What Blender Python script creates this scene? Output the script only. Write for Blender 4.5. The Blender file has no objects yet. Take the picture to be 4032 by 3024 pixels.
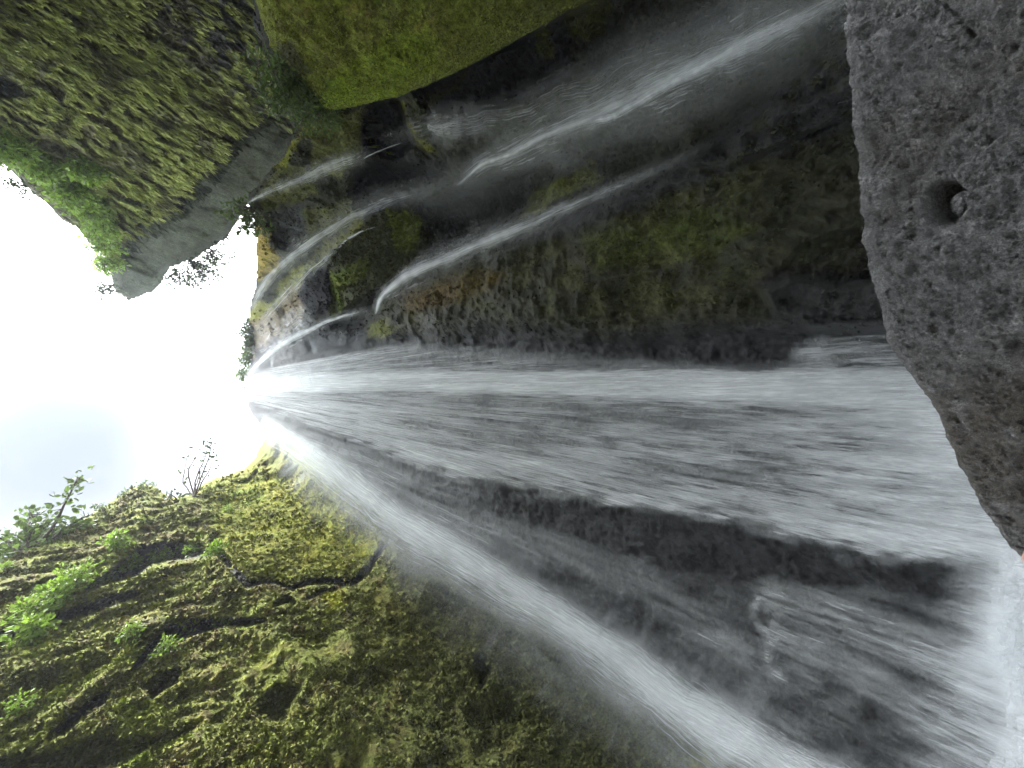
import bpy, math, random
import numpy as np
from mathutils import Vector, Matrix
random.seed(7); rng = np.random.default_rng(11)
S = bpy.context.scene
# ------------------------------------------------------------------ camera
FPX, CX, CY = 1456.0, 2016.0, 1512.0          # ultra wide phone lens held sideways
CAM = np.array([0.0, 0.0, 1.1]); K = math.sqrt(0.5)   # pitched 45 degrees up, rolled a quarter turn
cd = bpy.data.cameras.new('camera'); cam = bpy.data.objects.new('camera', cd)
S.collection.objects.link(cam); S.camera = cam
cd.sensor_width = 36; cd.lens = 36*FPX/4032; cd.clip_start = 0.02; cd.clip_end = 2000
cam.matrix_world = Matrix(((0, 1, 0, 0), (K, 0, -K, 0), (-K, 0, -K, 1.1), (0, 0, 0, 1)))
S.render.resolution_x, S.render.resolution_y = 1024, 768
def ray(px, py):
    a = (px-CX)/FPX; b = (CY-py)/FPX
    return np.stack([b+0*a, K*(1+a)+0*b, K*(1-a)+0*b], -1)
# ------------------------------------------------------------------ sky, sun, exposure
SUN_EL, SUN_AZ = math.radians(56), math.radians(112)
w = bpy.data.worlds.new('World'); S.world = w; w.use_nodes = True
nt = w.node_tree; nt.nodes.clear()
def N(nt, typ, **kw):
    n = nt.nodes.new(typ)
    for k, v in kw.items():
        if k in n.inputs and not hasattr(n, k): n.inputs[k].default_value = v
        else: setattr(n, k, v)
    return n
sky = N(nt, 'ShaderNodeTexSky'); sky.sky_type = 'NISHITA'; sky.sun_disc = False
sky.sun_elevation = SUN_EL; sky.sun_rotation = SUN_AZ; sky.dust_density = 3; sky.air_density = 1.0
hs = N(nt, 'ShaderNodeHueSaturation'); hs.inputs['Saturation'].default_value = 0.18; hs.inputs['Value'].default_value = 1.25
bg = N(nt, 'ShaderNodeBackground'); bg.inputs['Strength'].default_value = 0.15
out = N(nt, 'ShaderNodeOutputWorld')
tc = N(nt, 'ShaderNodeTexCoord'); cl = N(nt, 'ShaderNodeTexNoise'); cl.inputs['Scale'].default_value = 2.2
cl.inputs['Detail'].default_value = 5
cr = N(nt, 'ShaderNodeValToRGB'); cr.color_ramp.elements[0].position = .3; cr.color_ramp.elements[0].color = (.72, .8, .88, 1)
cr.color_ramp.elements[1].position = .62; cr.color_ramp.elements[1].color = (1, 1, 1, 1)
mx = N(nt, 'ShaderNodeMixRGB'); mx.blend_type = 'MULTIPLY'; mx.inputs[0].default_value = 1
nt.links.new(tc.outputs['Generated'], cl.inputs['Vector']); nt.links.new(cl.outputs['Fac'], cr.inputs['Fac'])
nt.links.new(sky.outputs[0], hs.inputs['Color']); nt.links.new(hs.outputs[0], mx.inputs[1]); nt.links.new(cr.outputs[0], mx.inputs[2])
cd_ = ray(np.array([230.]), np.array([1760.]))[0]; cd_ = cd_/np.linalg.norm(cd_)
dp = N(nt, 'ShaderNodeVectorMath'); dp.operation = 'DOT_PRODUCT'; dp.inputs[1].default_value = tuple(cd_); nt.links.new(tc.outputs['Generated'], dp.inputs[0])
ca = N(nt, 'ShaderNodeMath'); ca.operation = 'MULTIPLY_ADD'; ca.inputs[1].default_value = .05; nt.links.new(cl.outputs['Fac'], ca.inputs[0]); nt.links.new(dp.outputs['Value'], ca.inputs[2])
cm = N(nt, 'ShaderNodeMapRange'); cm.interpolation_type = 'SMOOTHSTEP'; cm.inputs['From Min'].default_value = .985; cm.inputs['From Max'].default_value = 1.03; nt.links.new(ca.outputs[0], cm.inputs['Value'])
m3 = N(nt, 'ShaderNodeMixRGB'); m3.blend_type = 'MULTIPLY'; m3.inputs[2].default_value = (.125, .14, .15, 1); nt.links.new(cm.outputs[0], m3.inputs[0]); nt.links.new(mx.outputs[0], m3.inputs[1])
nt.links.new(m3.outputs[0], bg.inputs[0]); nt.links.new(bg.outputs[0], out.inputs[0])
sl = bpy.data.lights.new('sun', 'SUN'); sl.energy = 1.6; sl.angle = math.radians(12); sl.color = (1, .97, .92)
so = bpy.data.objects.new('sun', sl); S.collection.objects.link(so)
# sky sun_rotation: measured clockwise from +Y
sd_ = Vector((math.sin(SUN_AZ)*math.cos(SUN_EL), math.cos(SUN_AZ)*math.cos(SUN_EL), math.sin(SUN_EL)))
so.rotation_euler = sd_.to_track_quat('Z', 'Y').to_euler()
S.view_settings.view_transform = 'Standard'; S.view_settings.look = 'None'
S.view_settings.exposure = 2.9; S.view_settings.gamma = 1
S.cycles.transparent_max_bounces = 24; S.cycles.max_bounces = 8

# ------------------------------------------------------------------ numeric helpers
def hash3(ix, iy, iz, seed):
    h = (ix*374761393 + iy*668265263 + iz*2147483647 + seed*1274126177) & 0xFFFFFFFF
    h = ((h ^ (h >> 13))*1274126177) & 0xFFFFFFFF
    h = ((h ^ (h >> 16))*2246822519) & 0xFFFFFFFF
    return ((h ^ (h >> 15)) & 0xFFFFFF)/float(0xFFFFFF)
def vnoise(P, seed=0):
    P = np.asarray(P, float); f0 = np.floor(P); i = f0.astype(np.int64); f = P-f0; f = f*f*(3-2*f)
    x, y, z = i[..., 0], i[..., 1], i[..., 2]; fx, fy, fz = f[..., 0], f[..., 1], f[..., 2]
    def L(a, b, t): return a+(b-a)*t
    c = [[[hash3(x+a, y+b, z+d, seed) for d in (0, 1)] for b in (0, 1)] for a in (0, 1)]
    return L(L(L(c[0][0][0], c[1][0][0], fx), L(c[0][1][0], c[1][1][0], fx), fy),
             L(L(c[0][0][1], c[1][0][1], fx), L(c[0][1][1], c[1][1][1], fx), fy), fz)*2-1
ROT = np.array([[.36, .48, -.8], [-.8, .6, 0], [.48, .64, .6]])
def fbm(P, o=5, seed=0, gain=.5, ridge=False):
    s = 0; a = 1; t = 0
    for k in range(o):
        n = vnoise(P, seed+k*17)
        if ridge: n = 1-2*np.abs(n)
        s = s+a*n; t += a; a *= gain; P = (P @ ROT)*2.03+3.1
    return s/t
def sstep(a, b, x):
    t = np.clip((x-a)/(b-a), 0, 1); return t*t*(3-2*t)
def sdf(px, py, poly):            # negative inside
    d = np.full(px.shape, 1e12); ins = np.zeros(px.shape, bool); n = len(poly)
    for i in range(n):
        x0, y0 = poly[i]; x1, y1 = poly[(i+1) % n]; ex, ey = x1-x0, y1-y0
        h = np.clip(((px-x0)*ex+(py-y0)*ey)/(ex*ex+ey*ey+1e-9), 0, 1)
        d = np.minimum(d, (px-x0-ex*h)**2+(py-y0-ey*h)**2)
        c = ((y0 > py) != (y1 > py)) & (px < (x1-x0)*(py-y0)/((y1-y0) if y1 != y0 else 1e-9)+x0)
        ins ^= c
    d = np.sqrt(d); return np.where(ins, -d, d)
def sline(px, py, pts, wid):      # distance to polyline minus interpolated half width
    d = np.full(px.shape, 1e9)
    if not hasattr(wid, '__len__'): wid = [wid]*len(pts)
    for i in range(len(pts)-1):
        x0, y0 = pts[i]; x1, y1 = pts[i+1]; ex, ey = x1-x0, y1-y0
        h = np.clip(((px-x0)*ex+(py-y0)*ey)/(ex*ex+ey*ey+1e-9), 0, 1)
        d = np.minimum(d, np.hypot(px-x0-ex*h, py-y0-ey*h)-(wid[i]+(wid[i+1]-wid[i])*h))
    return d
def ray(px, py):
    a = (px-CX)/FPX; b = (CY-py)/FPX
    return np.stack([b+0*a, K*(1+a)+0*b, K*(1-a)+0*b], -1)
def world(px, py, t): return CAM+ray(px, py)*np.asarray(t)[..., None]
def p3(px, py): return np.stack([px, py, 0*px], -1)

# ------------------------------------------------------------------ the gorge: three upright walls with rounded corners
def wall_t(px, py, XL=7.0, XR=7.0, Y=8.0, k=5.0):
    a = (px-CX)/FPX; b = (CY-py)/FPX
    iy = np.maximum(K*(1+a), 1e-4)/Y; ix = np.where(b > 0, b/XR, -b/XL)
    return 1/((iy**k+ix**k)**(1/k)+1e-6)
def cliffA_t(px, py):
    b = np.maximum((CY-py)/FPX, .02)
    return 1/(((b/11.0)**4+(1/33.0)**4)**.25)

RIM = [(-500, 2520), (0, 2215), (80, 2160), (150, 2120), (300, 2060), (420, 1985), (500, 1925), (560, 1903), (620, 1915),
       (680, 1958), (740, 1948), (820, 1892), (900, 1862), (960, 1845), (1000, 1800), (1022, 1750), (1045, 1705), (1012, 1665),
       (978, 1600), (965, 1540), (968, 1480), (988, 1420), (988, 1300), (976, 1250), (985, 1200), (1003, 1130), (1012, 1000),
       (1003, 900), (990, 835), (958, 795), (992, 742), (1040, 700), (1075, 655), (1118, 605), (1140, 560), (1150, 500), (1130, 430), (1085, 350), (1050, 240), (1000, 100),
       (950, -500)]
WALL_POLY = RIM+[(4170, -500), (4170, 3500), (-500, 3500)]
LEFT_SPLIT = [(1045, 1660), (1300, 1830), (1600, 2060), (1900, 2240), (2200, 2420), (2500, 2620), (2800, 2800), (3100, 2980), (3500, 3230), (3900, 3600)]
LEFT_POLY = [(-600, 3600), (-600, 2300), (300, 1800), (900, 1660)]+LEFT_SPLIT
SHIELD = [(1062, 185), (1115, 250), (1190, 320), (1240, 390), (1278, 446), (1400, 420), (1560, 385), (1700, 330), (1900, 235),
          (2230, 50), (2500, -90), (2900, -300), (2900, -500), (900, -500), (1000, 0)]
A_POLY = [(-500, 330), (-200, 500), (0, 630), (70, 700), (130, 770), (180, 800), (230, 862), (300, 895), (350, 950), (400, 1003), (440, 1080),
          (458, 1150), (505, 1182), (560, 1168), (600, 1150), (642, 1110), (675, 1055), (740, 1032), (800, 1000), (860, 960),
          (905, 925), (940, 865), (960, 800), (1100, 800), (1400, 500), (1500, -500), (-500, -500)]
# carved features of the right wall and fall wall: (polygon, softness px, relative depth; + is deeper)
CARVE = [
 ([(1425, 470), (1470, 400), (1530, 385), (1575, 400), (1600, 480), (1625, 570), (1560, 620), (1430, 600)], 14, .30),
 ([(1640, 345), (1900, 225), (2300, 30), (2800, -150), (2900, 60), (2500, 200), (2050, 380), (1850, 430), (1680, 420)], 30, .28),
 ([(1080, 830), (1180, 800), (1215, 900), (1160, 990), (1090, 960), (1045, 880)], 14, .10),
 ([(1085, 1080), (1150, 1050), (1150, 1110), (1090, 1170), (1050, 1160)], 10, .07),
 ([(1400, 630), (1640, 560), (1760, 640), (1640, 720), (1420, 760)], 24, .08),
 ([(1380, 780), (1400, 640), (1560, 640), (1760, 700), (1640, 790), (1440, 830)], 22, .14),
 ([(1640, 810), (1850, 745), (2100, 650), (2260, 600), (2110, 800), (1900, 950), (1720, 990), (1660, 920)], 26, .16),
 ([(1178, 1150), (1200, 1085), (1260, 1048), (1300, 1000), (1420, 870), (1500, 820), (1640, 840), (1700, 900), (1600, 1050), (1450, 1150), (1330, 1250), (1220, 1246), (1190, 1200)], 16, -.13),
 ([(1300, 1060), (1330, 1250), (1450, 1150), (1600, 1050), (1720, 960), (1700, 1010), (1480, 1190), (1380, 1290), (1300, 1290)], 16, .09),
 ([(1200, 1300), (1290, 1270), (1440, 1230), (1480, 1290), (1380, 1360), (1220, 1380)], 14, .08),
 ([(1900, 985), (2300, 800), (2700, 620), (3340, 170), (3600, 100), (3700, 1340), (2900, 1300), (2400, 1345), (1950, 1290), (1520, 1320), (1480, 1240), (1700, 1090)], 60, -.07),
 ([(2060, 850), (2110, 750), (2310, 640), (2370, 700), (2110, 850)], 12, -.07),
 ([(2990, 1130), (3100, 1080), (3300, 1130), (3540, 1100), (3560, 1300), (3200, 1290), (3050, 1240)], 24, -.10),
 ([(2700, 650), (3000, 430), (3340, 170), (3420, 420), (3200, 520), (2850, 660)], 18, -.08),
 ([(3180, 1290), (3600, 1280), (3700, 1500), (3300, 1490)], 40, -.06),
]
LCARVE = [
 ([(511, 2187), (559, 2139), (718, 2131), (798, 2147), (850, 2190), (718, 2205), (606, 2215), (543, 2265), (400, 2300), (300, 2340), (423, 2251)], 10, .13),
 ([(-60, 2500), (128, 2442), (239, 2410), (399, 2352), (540, 2318), (560, 2350), (399, 2400), (239, 2450), (100, 2500), (-60, 2560)], 12, .12),
 ([(575, 2546), (638, 2474), (750, 2436), (878, 2428), (1037, 2430), (1056, 2452), (878, 2468), (766, 2500), (678, 2530), (606, 2585), (500, 2655)], 9, .13),
 ([(200, 2880), (335, 2761), (447, 2700), (420, 2765), (319, 2830), (239, 2890)], 9, .12),
 ([(1850, 2800), (1990, 2760), (2080, 2830), (1990, 2960), (1880, 2980), (1890, 2880)], 40, .05),
 ([(1860, 2590), (1900, 2560), (1930, 2640), (1890, 2700)], 14, .08),
 ([(-500, 3050), (150, 2960), (420, 2880), (640, 2900), (500, 3000), (200, 3080), (-500, 3300)], 16, .07),
 ([(560, 2700), (640, 2640), (720, 2620), (700, 2680), (600, 2760)], 10, .07),
 ([(1000, 2790), (1090, 2700), (1180, 2720), (1120, 2850), (1040, 2840)], 14, .07),
]
CRACKS = [
 ([(1545, 2120), (1516, 2147), (1437, 2243), (1389, 2290), (1277, 2281), (1197, 2290), (1149, 2314), (1093, 2300), (1037, 2294), (975, 2300), (918, 2243), (870, 2179), (830, 2112)], [2, 5, 12, 14, 10, 10, 7, 4, 6, 16, 14, 12, 4], .10),
 ([(1357, 2306), (1277, 2322), (1213, 2350)], [3, 6, 3], .05),
 ([(1085, 2390), (1130, 2365), (1160, 2372)], [8, 12, 6], .05),
 ([(905, 1895), (970, 1893), (1010, 1860)], [2, 5, 2], .04),
 ([(0, 2990), (120, 2950), (223, 2880)], [10, 8, 6], .06),
]
FOLDS = [([(700, 1965), (822, 2043), (862, 2147), (958, 2338), (1061, 2466), (1157, 2562), (1237, 2642), (1357, 2817), (1516, 2977), (1700, 3200)], 70, -.05),
         ([(998, 2801), (1165, 3009), (1250, 3150)], 30, -.03),
         ([(-300, 2560), (100, 2400), (400, 2210), (560, 2000), (580, 1915)], 60, -.04),
         ([(40, 2640), (300, 2600), (520, 2480), (640, 2440)], 40, -.03),
         ([(180, 2830), (420, 2660), (600, 2560)], 30, -.03),
         ([(850, 2060), (1000, 2010), (1200, 2060), (1400, 2160)], 110, .035)]
def left_off(px, py):
    wob = 14*fbm(p3(px, py)/120, 3, 5); qx, qy = px+wob, py+14*fbm(p3(px, py)/120, 3, 8)
    o = 0
    for poly, s, d in LCARVE: o = o+d*sstep(s, -s, sdf(qx, qy, poly))
    for pts, wd, d in CRACKS: o = o+d*sstep(8, -3, sline(qx, qy, pts, wd))
    for pts, wd, d in FOLDS: o = o+d*np.exp(-(np.maximum(sline(qx, qy, pts, 0), 0)/wd)**2)
    return o
def right_off(px, py):
    wob = 12*fbm(p3(px, py)/110, 3, 15); qx, qy = px+wob, py+12*fbm(p3(px, py)/110, 3, 18)
    o = 0
    for poly, s, d in CARVE: o = o+d*sstep(s, -s, sdf(qx, qy, poly))
    return o

# ------------------------------------------------------------------ materials
def principled(name):
    m = bpy.data.materials.new(name); m.use_nodes = True
    t = m.node_tree; b = t.nodes['Principled BSDF']; return m, t, b
def cliff_mat(name, bump=.5, rough=(.26, .9), scl=1.0, spec=.45):
    m, t, b = principled(name); L = t.links.new
    at = N(t, 'ShaderNodeAttribute'); at.attribute_name = 'col'
    mo = N(t, 'ShaderNodeAttribute'); mo.attribute_name = 'moss'
    tc = N(t, 'ShaderNodeTexCoord')
    n1 = N(t, 'ShaderNodeTexNoise', Scale=3.1*scl, Detail=12.0, Roughness=.72)
    n2 = N(t, 'ShaderNodeTexNoise', Scale=11*scl, Detail=8.0, Roughness=.75)
    v = N(t, 'ShaderNodeTexVoronoi', Scale=9*scl); v.inputs['Randomness'].default_value = 1
    for n in (n1, n2, v): L(tc.outputs['Object'], n.inputs['Vector'])
    r = N(t, 'ShaderNodeMapRange'); r.inputs['From Min'].default_value = .3; r.inputs['From Max'].default_value = .7
    r.inputs['To Min'].default_value = .35; r.inputs['To Max'].default_value = 1.75
    L(n1.outputs['Fac'], r.inputs['Value'])
    mul = N(t, 'ShaderNodeVectorMath'); mul.operation = 'SCALE'; L(at.outputs['Color'], mul.inputs[0]); L(r.outputs[0], mul.inputs['Scale'])
    r3 = N(t, 'ShaderNodeMapRange'); r3.inputs['From Min'].default_value = .34; r3.inputs['From Max'].default_value = .66
    r3.inputs['To Min'].default_value = .3; r3.inputs['To Max'].default_value = 1.75; L(n2.outputs['Fac'], r3.inputs['Value'])
    mul2 = N(t, 'ShaderNodeVectorMath'); mul2.operation = 'SCALE'; L(mul.outputs[0], mul2.inputs[0]); L(r3.outputs[0], mul2.inputs['Scale']); mul = mul2
    # yellowed and browned tips
    hsv = N(t, 'ShaderNodeHueSaturation'); r2 = N(t, 'ShaderNodeMapRange'); r2.inputs['From Min'].default_value = .3; r2.inputs['From Max'].default_value = .7
    r2.inputs['To Min'].default_value = .47; r2.inputs['To Max'].default_value = .53
    n3 = N(t, 'ShaderNodeTexNoise', Scale=1.3*scl, Detail=6.0, Roughness=.7); L(tc.outputs['Object'], n3.inputs['Vector'])
    L(n3.outputs['Fac'], r2.inputs['Value']); L(r2.outputs[0], hsv.inputs['Hue']); L(mul.outputs[0], hsv.inputs['Color'])
    L(hsv.outputs[0], b.inputs['Base Color'])
    rr = N(t, 'ShaderNodeMapRange'); rr.inputs['To Min'].default_value = rough[0]; rr.inputs['To Max'].default_value = rough[1]
    L(mo.outputs['Fac'], rr.inputs['Value']); L(rr.outputs[0], b.inputs['Roughness'])
    sp = N(t, 'ShaderNodeMapRange'); sp.inputs['To Min'].default_value = spec; sp.inputs['To Max'].default_value = .15
    L(mo.outputs['Fac'], sp.inputs['Value']); L(sp.outputs[0], b.inputs['Specular IOR Level'])
    b1 = N(t, 'ShaderNodeBump'); b1.inputs['Strength'].default_value = bump; b1.inputs['Distance'].default_value = .22/scl
    b2 = N(t, 'ShaderNodeBump'); b2.inputs['Strength'].default_value = bump; b2.inputs['Distance'].default_value = .07/scl
    L(n1.outputs['Fac'], b1.inputs['Height']); L(n2.outputs['Fac'], b2.inputs['Height'])
    L(b1.outputs[0], b2.inputs['Normal']); L(b2.outputs[0], b.inputs['Normal'])
    return m
M_CLIFF = cliff_mat('mossy_cliff', .8)
def water_mat(name, col=(.86, .9, .92), su=1.0, sv=1.0, soft=.28, base=.22):
    m, t, b = principled(name); L = t.links.new
    uv = N(t, 'ShaderNodeUVMap'); at = N(t, 'ShaderNodeAttribute'); at.attribute_name = 'dens'
    mp = N(t, 'ShaderNodeMapping'); mp.inputs['Scale'].default_value = (su, sv, 1)
    L(uv.outputs[0], mp.inputs[0])
    n = N(t, 'ShaderNodeTexNoise', Scale=1.0, Detail=7.0, Roughness=.62, Distortion=.25); L(mp.outputs[0], n.inputs['Vector'])
    mp2 = N(t, 'ShaderNodeMapping'); mp2.inputs['Scale'].default_value = (su*.25, sv*.3, 1); mp2.inputs['Location'].default_value = (7.3, 2.1, 0)
    L(uv.outputs[0], mp2.inputs[0])
    n2 = N(t, 'ShaderNodeTexNoise', Scale=1.0, Detail=4.0, Roughness=.6, Distortion=.6); L(mp2.outputs[0], n2.inputs['Vector'])
    ad = N(t, 'ShaderNodeMath'); ad.operation = 'ADD'; L(n.outputs['Fac'], ad.inputs[0]); L(n2.outputs['Fac'], ad.inputs[1])
    # streaks push the thickness of the veil up and down
    r = N(t, 'ShaderNodeMapRange'); r.inputs['From Min'].default_value = 1-soft; r.inputs['From Max'].default_value = 1+soft
    r.inputs['To Min'].default_value = -base; r.inputs['To Max'].default_value = base
    L(ad.outputs[0], r.inputs['Value'])
    sq = N(t, 'ShaderNodeMath'); sq.operation = 'POWER'; sq.inputs[1].default_value = .6; L(at.outputs['Fac'], sq.inputs[0])
    cut = N(t, 'ShaderNodeMapRange'); cut.inputs['From Min'].default_value = 0; cut.inputs['From Max'].default_value = .3; L(at.outputs['Fac'], cut.inputs['Value'])
    al = N(t, 'ShaderNodeMath'); al.operation = 'MULTIPLY'; L(r.outputs[0], al.inputs[0]); L(cut.outputs[0], al.inputs[1])
    dd = N(t, 'ShaderNodeMath'); dd.operation = 'MULTIPLY'; dd.inputs[1].default_value = .62; L(at.outputs['Fac'], dd.inputs[0])
    bs = N(t, 'ShaderNodeMath'); bs.operation = 'ADD'; bs.use_clamp = True; L(dd.outputs[0], bs.inputs[0]); L(al.outputs[0], bs.inputs[1])
    cp = N(t, 'ShaderNodeMath'); cp.operation = 'MINIMUM'; cp.inputs[1].default_value = .97; L(bs.outputs[0], cp.inputs[0])
    tr = N(t, 'ShaderNodeBsdfTranslucent'); tr.inputs[0].default_value = (*col, 1)
    df = N(t, 'ShaderNodeBsdfDiffuse'); df.inputs[0].default_value = (*col, 1)
    mxs = N(t, 'ShaderNodeMixShader'); mxs.inputs[0].default_value = .45; L(df.outputs[0], mxs.inputs[1]); L(tr.outputs[0], mxs.inputs[2])
    tp = N(t, 'ShaderNodeBsdfTransparent'); fin = N(t, 'ShaderNodeMixShader')
    L(cp.outputs[0], fin.inputs[0]); L(tp.outputs[0], fin.inputs[1]); L(mxs.outputs[0], fin.inputs[2])
    L(fin.outputs[0], t.nodes['Material Output'].inputs['Surface']); t.nodes.remove(b)
    return m

# ------------------------------------------------------------------ mesh helpers
def tag(o, label=None, cat=None, group=None, kind=None):
    if label: o['label'] = label
    if cat: o['category'] = cat
    if group: o['group'] = group
    if kind: o['kind'] = kind
    return o
def mesh_obj(name, V, F, mat, parent=None, attrs=None, uv=None, smooth=True):
    V = np.asarray(V, np.float32); F = np.asarray(F, np.int32); me = bpy.data.meshes.new(name)
    n = F.shape[1]; me.vertices.add(len(V)); me.vertices.foreach_set('co', V.ravel())
    me.loops.add(F.size); me.loops.foreach_set('vertex_index', F.ravel())
    me.polygons.add(len(F)); me.polygons.foreach_set('loop_start', np.arange(0, F.size, n, dtype=np.int32))
    me.polygons.foreach_set('loop_total', np.full(len(F), n, np.int32))
    me.update(calc_edges=True); me.validate()
    me.polygons.foreach_set('use_smooth', np.full(len(me.polygons), smooth))
    for k, v in (attrs or {}).items():
        if v.ndim == 2:
            a = me.color_attributes.new(k, 'FLOAT_COLOR', 'POINT'); c = np.ones((len(V), 4), np.float32); c[:, :3] = v; a.data.foreach_set('color', c.ravel())
        else:
            a = me.attributes.new(k, 'FLOAT', 'POINT'); a.data.foreach_set('value', v.astype(np.float32))
    if uv is not None:
        l = me.uv_layers.new(name='UVMap'); idx = np.empty(len(me.loops), np.int32); me.loops.foreach_get('vertex_index', idx)
        l.data.foreach_set('uv', uv[idx].astype(np.float32).ravel())
    if mat: me.materials.append(mat)
    o = bpy.data.objects.new(name, me); S.collection.objects.link(o); o.parent = parent
    return o
def grid_faces(nr, nc, off=0):
    i = np.arange(nr-1)[:, None]*nc+np.arange(nc-1)[None]; i = i.ravel()+off
    return np.stack([i, i+1, i+nc+1, i+nc], 1)

def relief(name, x0, x1, y0, y1, step, sdfn, tfn, colfn, mat, skirt=(1., 4., 10.), edge=7, skew=0.):
    xs = np.arange(x0, x1+step, step); ys = np.arange(y0, y1+step, step)
    PX, PY = np.meshgrid(xs, ys); nr, nc = PX.shape
    px, py = PX.ravel().astype(float), PY.ravel().astype(float)
    s = sdfn(px, py)+edge*fbm(p3(px, py)/38, 4, 91)
    F = grid_faces(nr, nc); keep = (s[F] < 0).all(1); F = F[keep]
    used = np.unique(F); remap = -np.ones(len(px), np.int64); remap[used] = np.arange(len(used)); F = remap[F]
    px, py, s = px[used], py[used], s[used]
    t = tfn(px, py, s); V = world(px, py, t); col, moss = colfn(px, py, V)
    # skirts: the rim turned over into a plateau that runs away from the gorge
    E = np.concatenate([F[:, [0, 1]], F[:, [1, 2]], F[:, [2, 3]], F[:, [3, 0]]]); Es = np.sort(E, 1)
    key = Es[:, 0]*len(V)+Es[:, 1]; uq, inv, cnt = np.unique(key, return_inverse=True, return_counts=True)
    B = E[cnt[inv] == 1]; bv = np.unique(B); base = bv
    VV, FF, CC, MM = [V], [F], [col], [moss]; prev = {int(v): int(v) for v in bv}; off = len(V)
    hdir = V[bv]-CAM; hdir[:, 2] = 0; hdir[:, 1] += skew*np.linalg.norm(hdir, axis=1)*sstep(900, 780, py[bv])*sstep(950, 1000, px[bv]); hdir /= np.maximum(np.linalg.norm(hdir, axis=1), .3)[:, None]
    lut = np.zeros(len(V), np.int64); lut[bv] = np.arange(len(bv)); prevI = bv
    for d in skirt:
        P = V[bv]+hdir*d; P[:, 2] += .12*d*fbm(P/3, 3, 4)-.05*d
        VV.append(P); CC.append(col[bv]); MM.append(moss[bv]); cur = np.arange(len(bv))+off
        FF.append(np.stack([B[:, 1] if prevI is bv else prevI[lut[B[:, 1]]], B[:, 0] if prevI is bv else prevI[lut[B[:, 0]]], cur[lut[B[:, 0]]], cur[lut[B[:, 1]]]], 1))
        prevI = cur; off += len(bv)
    V = np.concatenate(VV); F = np.concatenate(FF); col = np.concatenate(CC); moss = np.concatenate(MM)
    o = mesh_obj(name, V, F, mat, attrs={'col': np.clip(col, 0, 1), 'moss': moss})
    return o

# palette (surface colours; the darkest also paint shade into recesses)
C = lambda *a: np.array(a)
ROCK = C(.024, .024, .026); WET = C(.026, .027, .029); GREYR = C(.10, .105, .11)
OLIVE = C(.105, .115, .026); DKMOSS = C(.040, .045, .013); BRIGHT = C(.21, .27, .024); YEL = C(.25, .26, .028)
BROWN = C(.085, .062, .026); AMBER = C(.27, .21, .05); OCHRE = C(.17, .135, .08); FRESH = C(.12, .20, .03)
def mixc(col, moss, m, c, mv):
    m = m[:, None]; return col*(1-m)+c*m, moss*(1-m[:, 0])+mv*m[:, 0]

def left_t(px, py, s):
    t = wall_t(px, py)*(1+left_off(px, py)); V = world(px, py, t)
    rough = sstep(1500, 700, px+(2600-py)*.35)      # the lumpy moss nearer the left foot
    bowl = sstep(40, -60, sdf(px, py, [(850, 1900), (1000, 1850), (1060, 1900), (1300, 2000), (1500, 2120), (1420, 2230), (1100, 2290), (920, 2230), (830, 2100)]))
    amp = .34*(1-.5*bowl)
    d = amp*fbm(V*[.5, .5, .35], 5, 30)*2.0+.12*(.5+rough)*fbm(V*[1.6, 1.6, 1.9], 5, 33, ridge=True)*(1-.4*bowl)
    d += .075*fbm(V*4.5, 3, 35)*(1+rough)
    # hanging layered shelves
    sh = (V[:, 2]*.9+V[:, 1]*.55+1.2*fbm(V*.35, 3, 36)); d += .10*(1-.5*bowl)*np.abs(((sh) % 1.0)-.35)*(.4+rough)
    roll = 1.2*sstep(-45, 0, s)**2
    return t-d*(t/8)+roll
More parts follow.
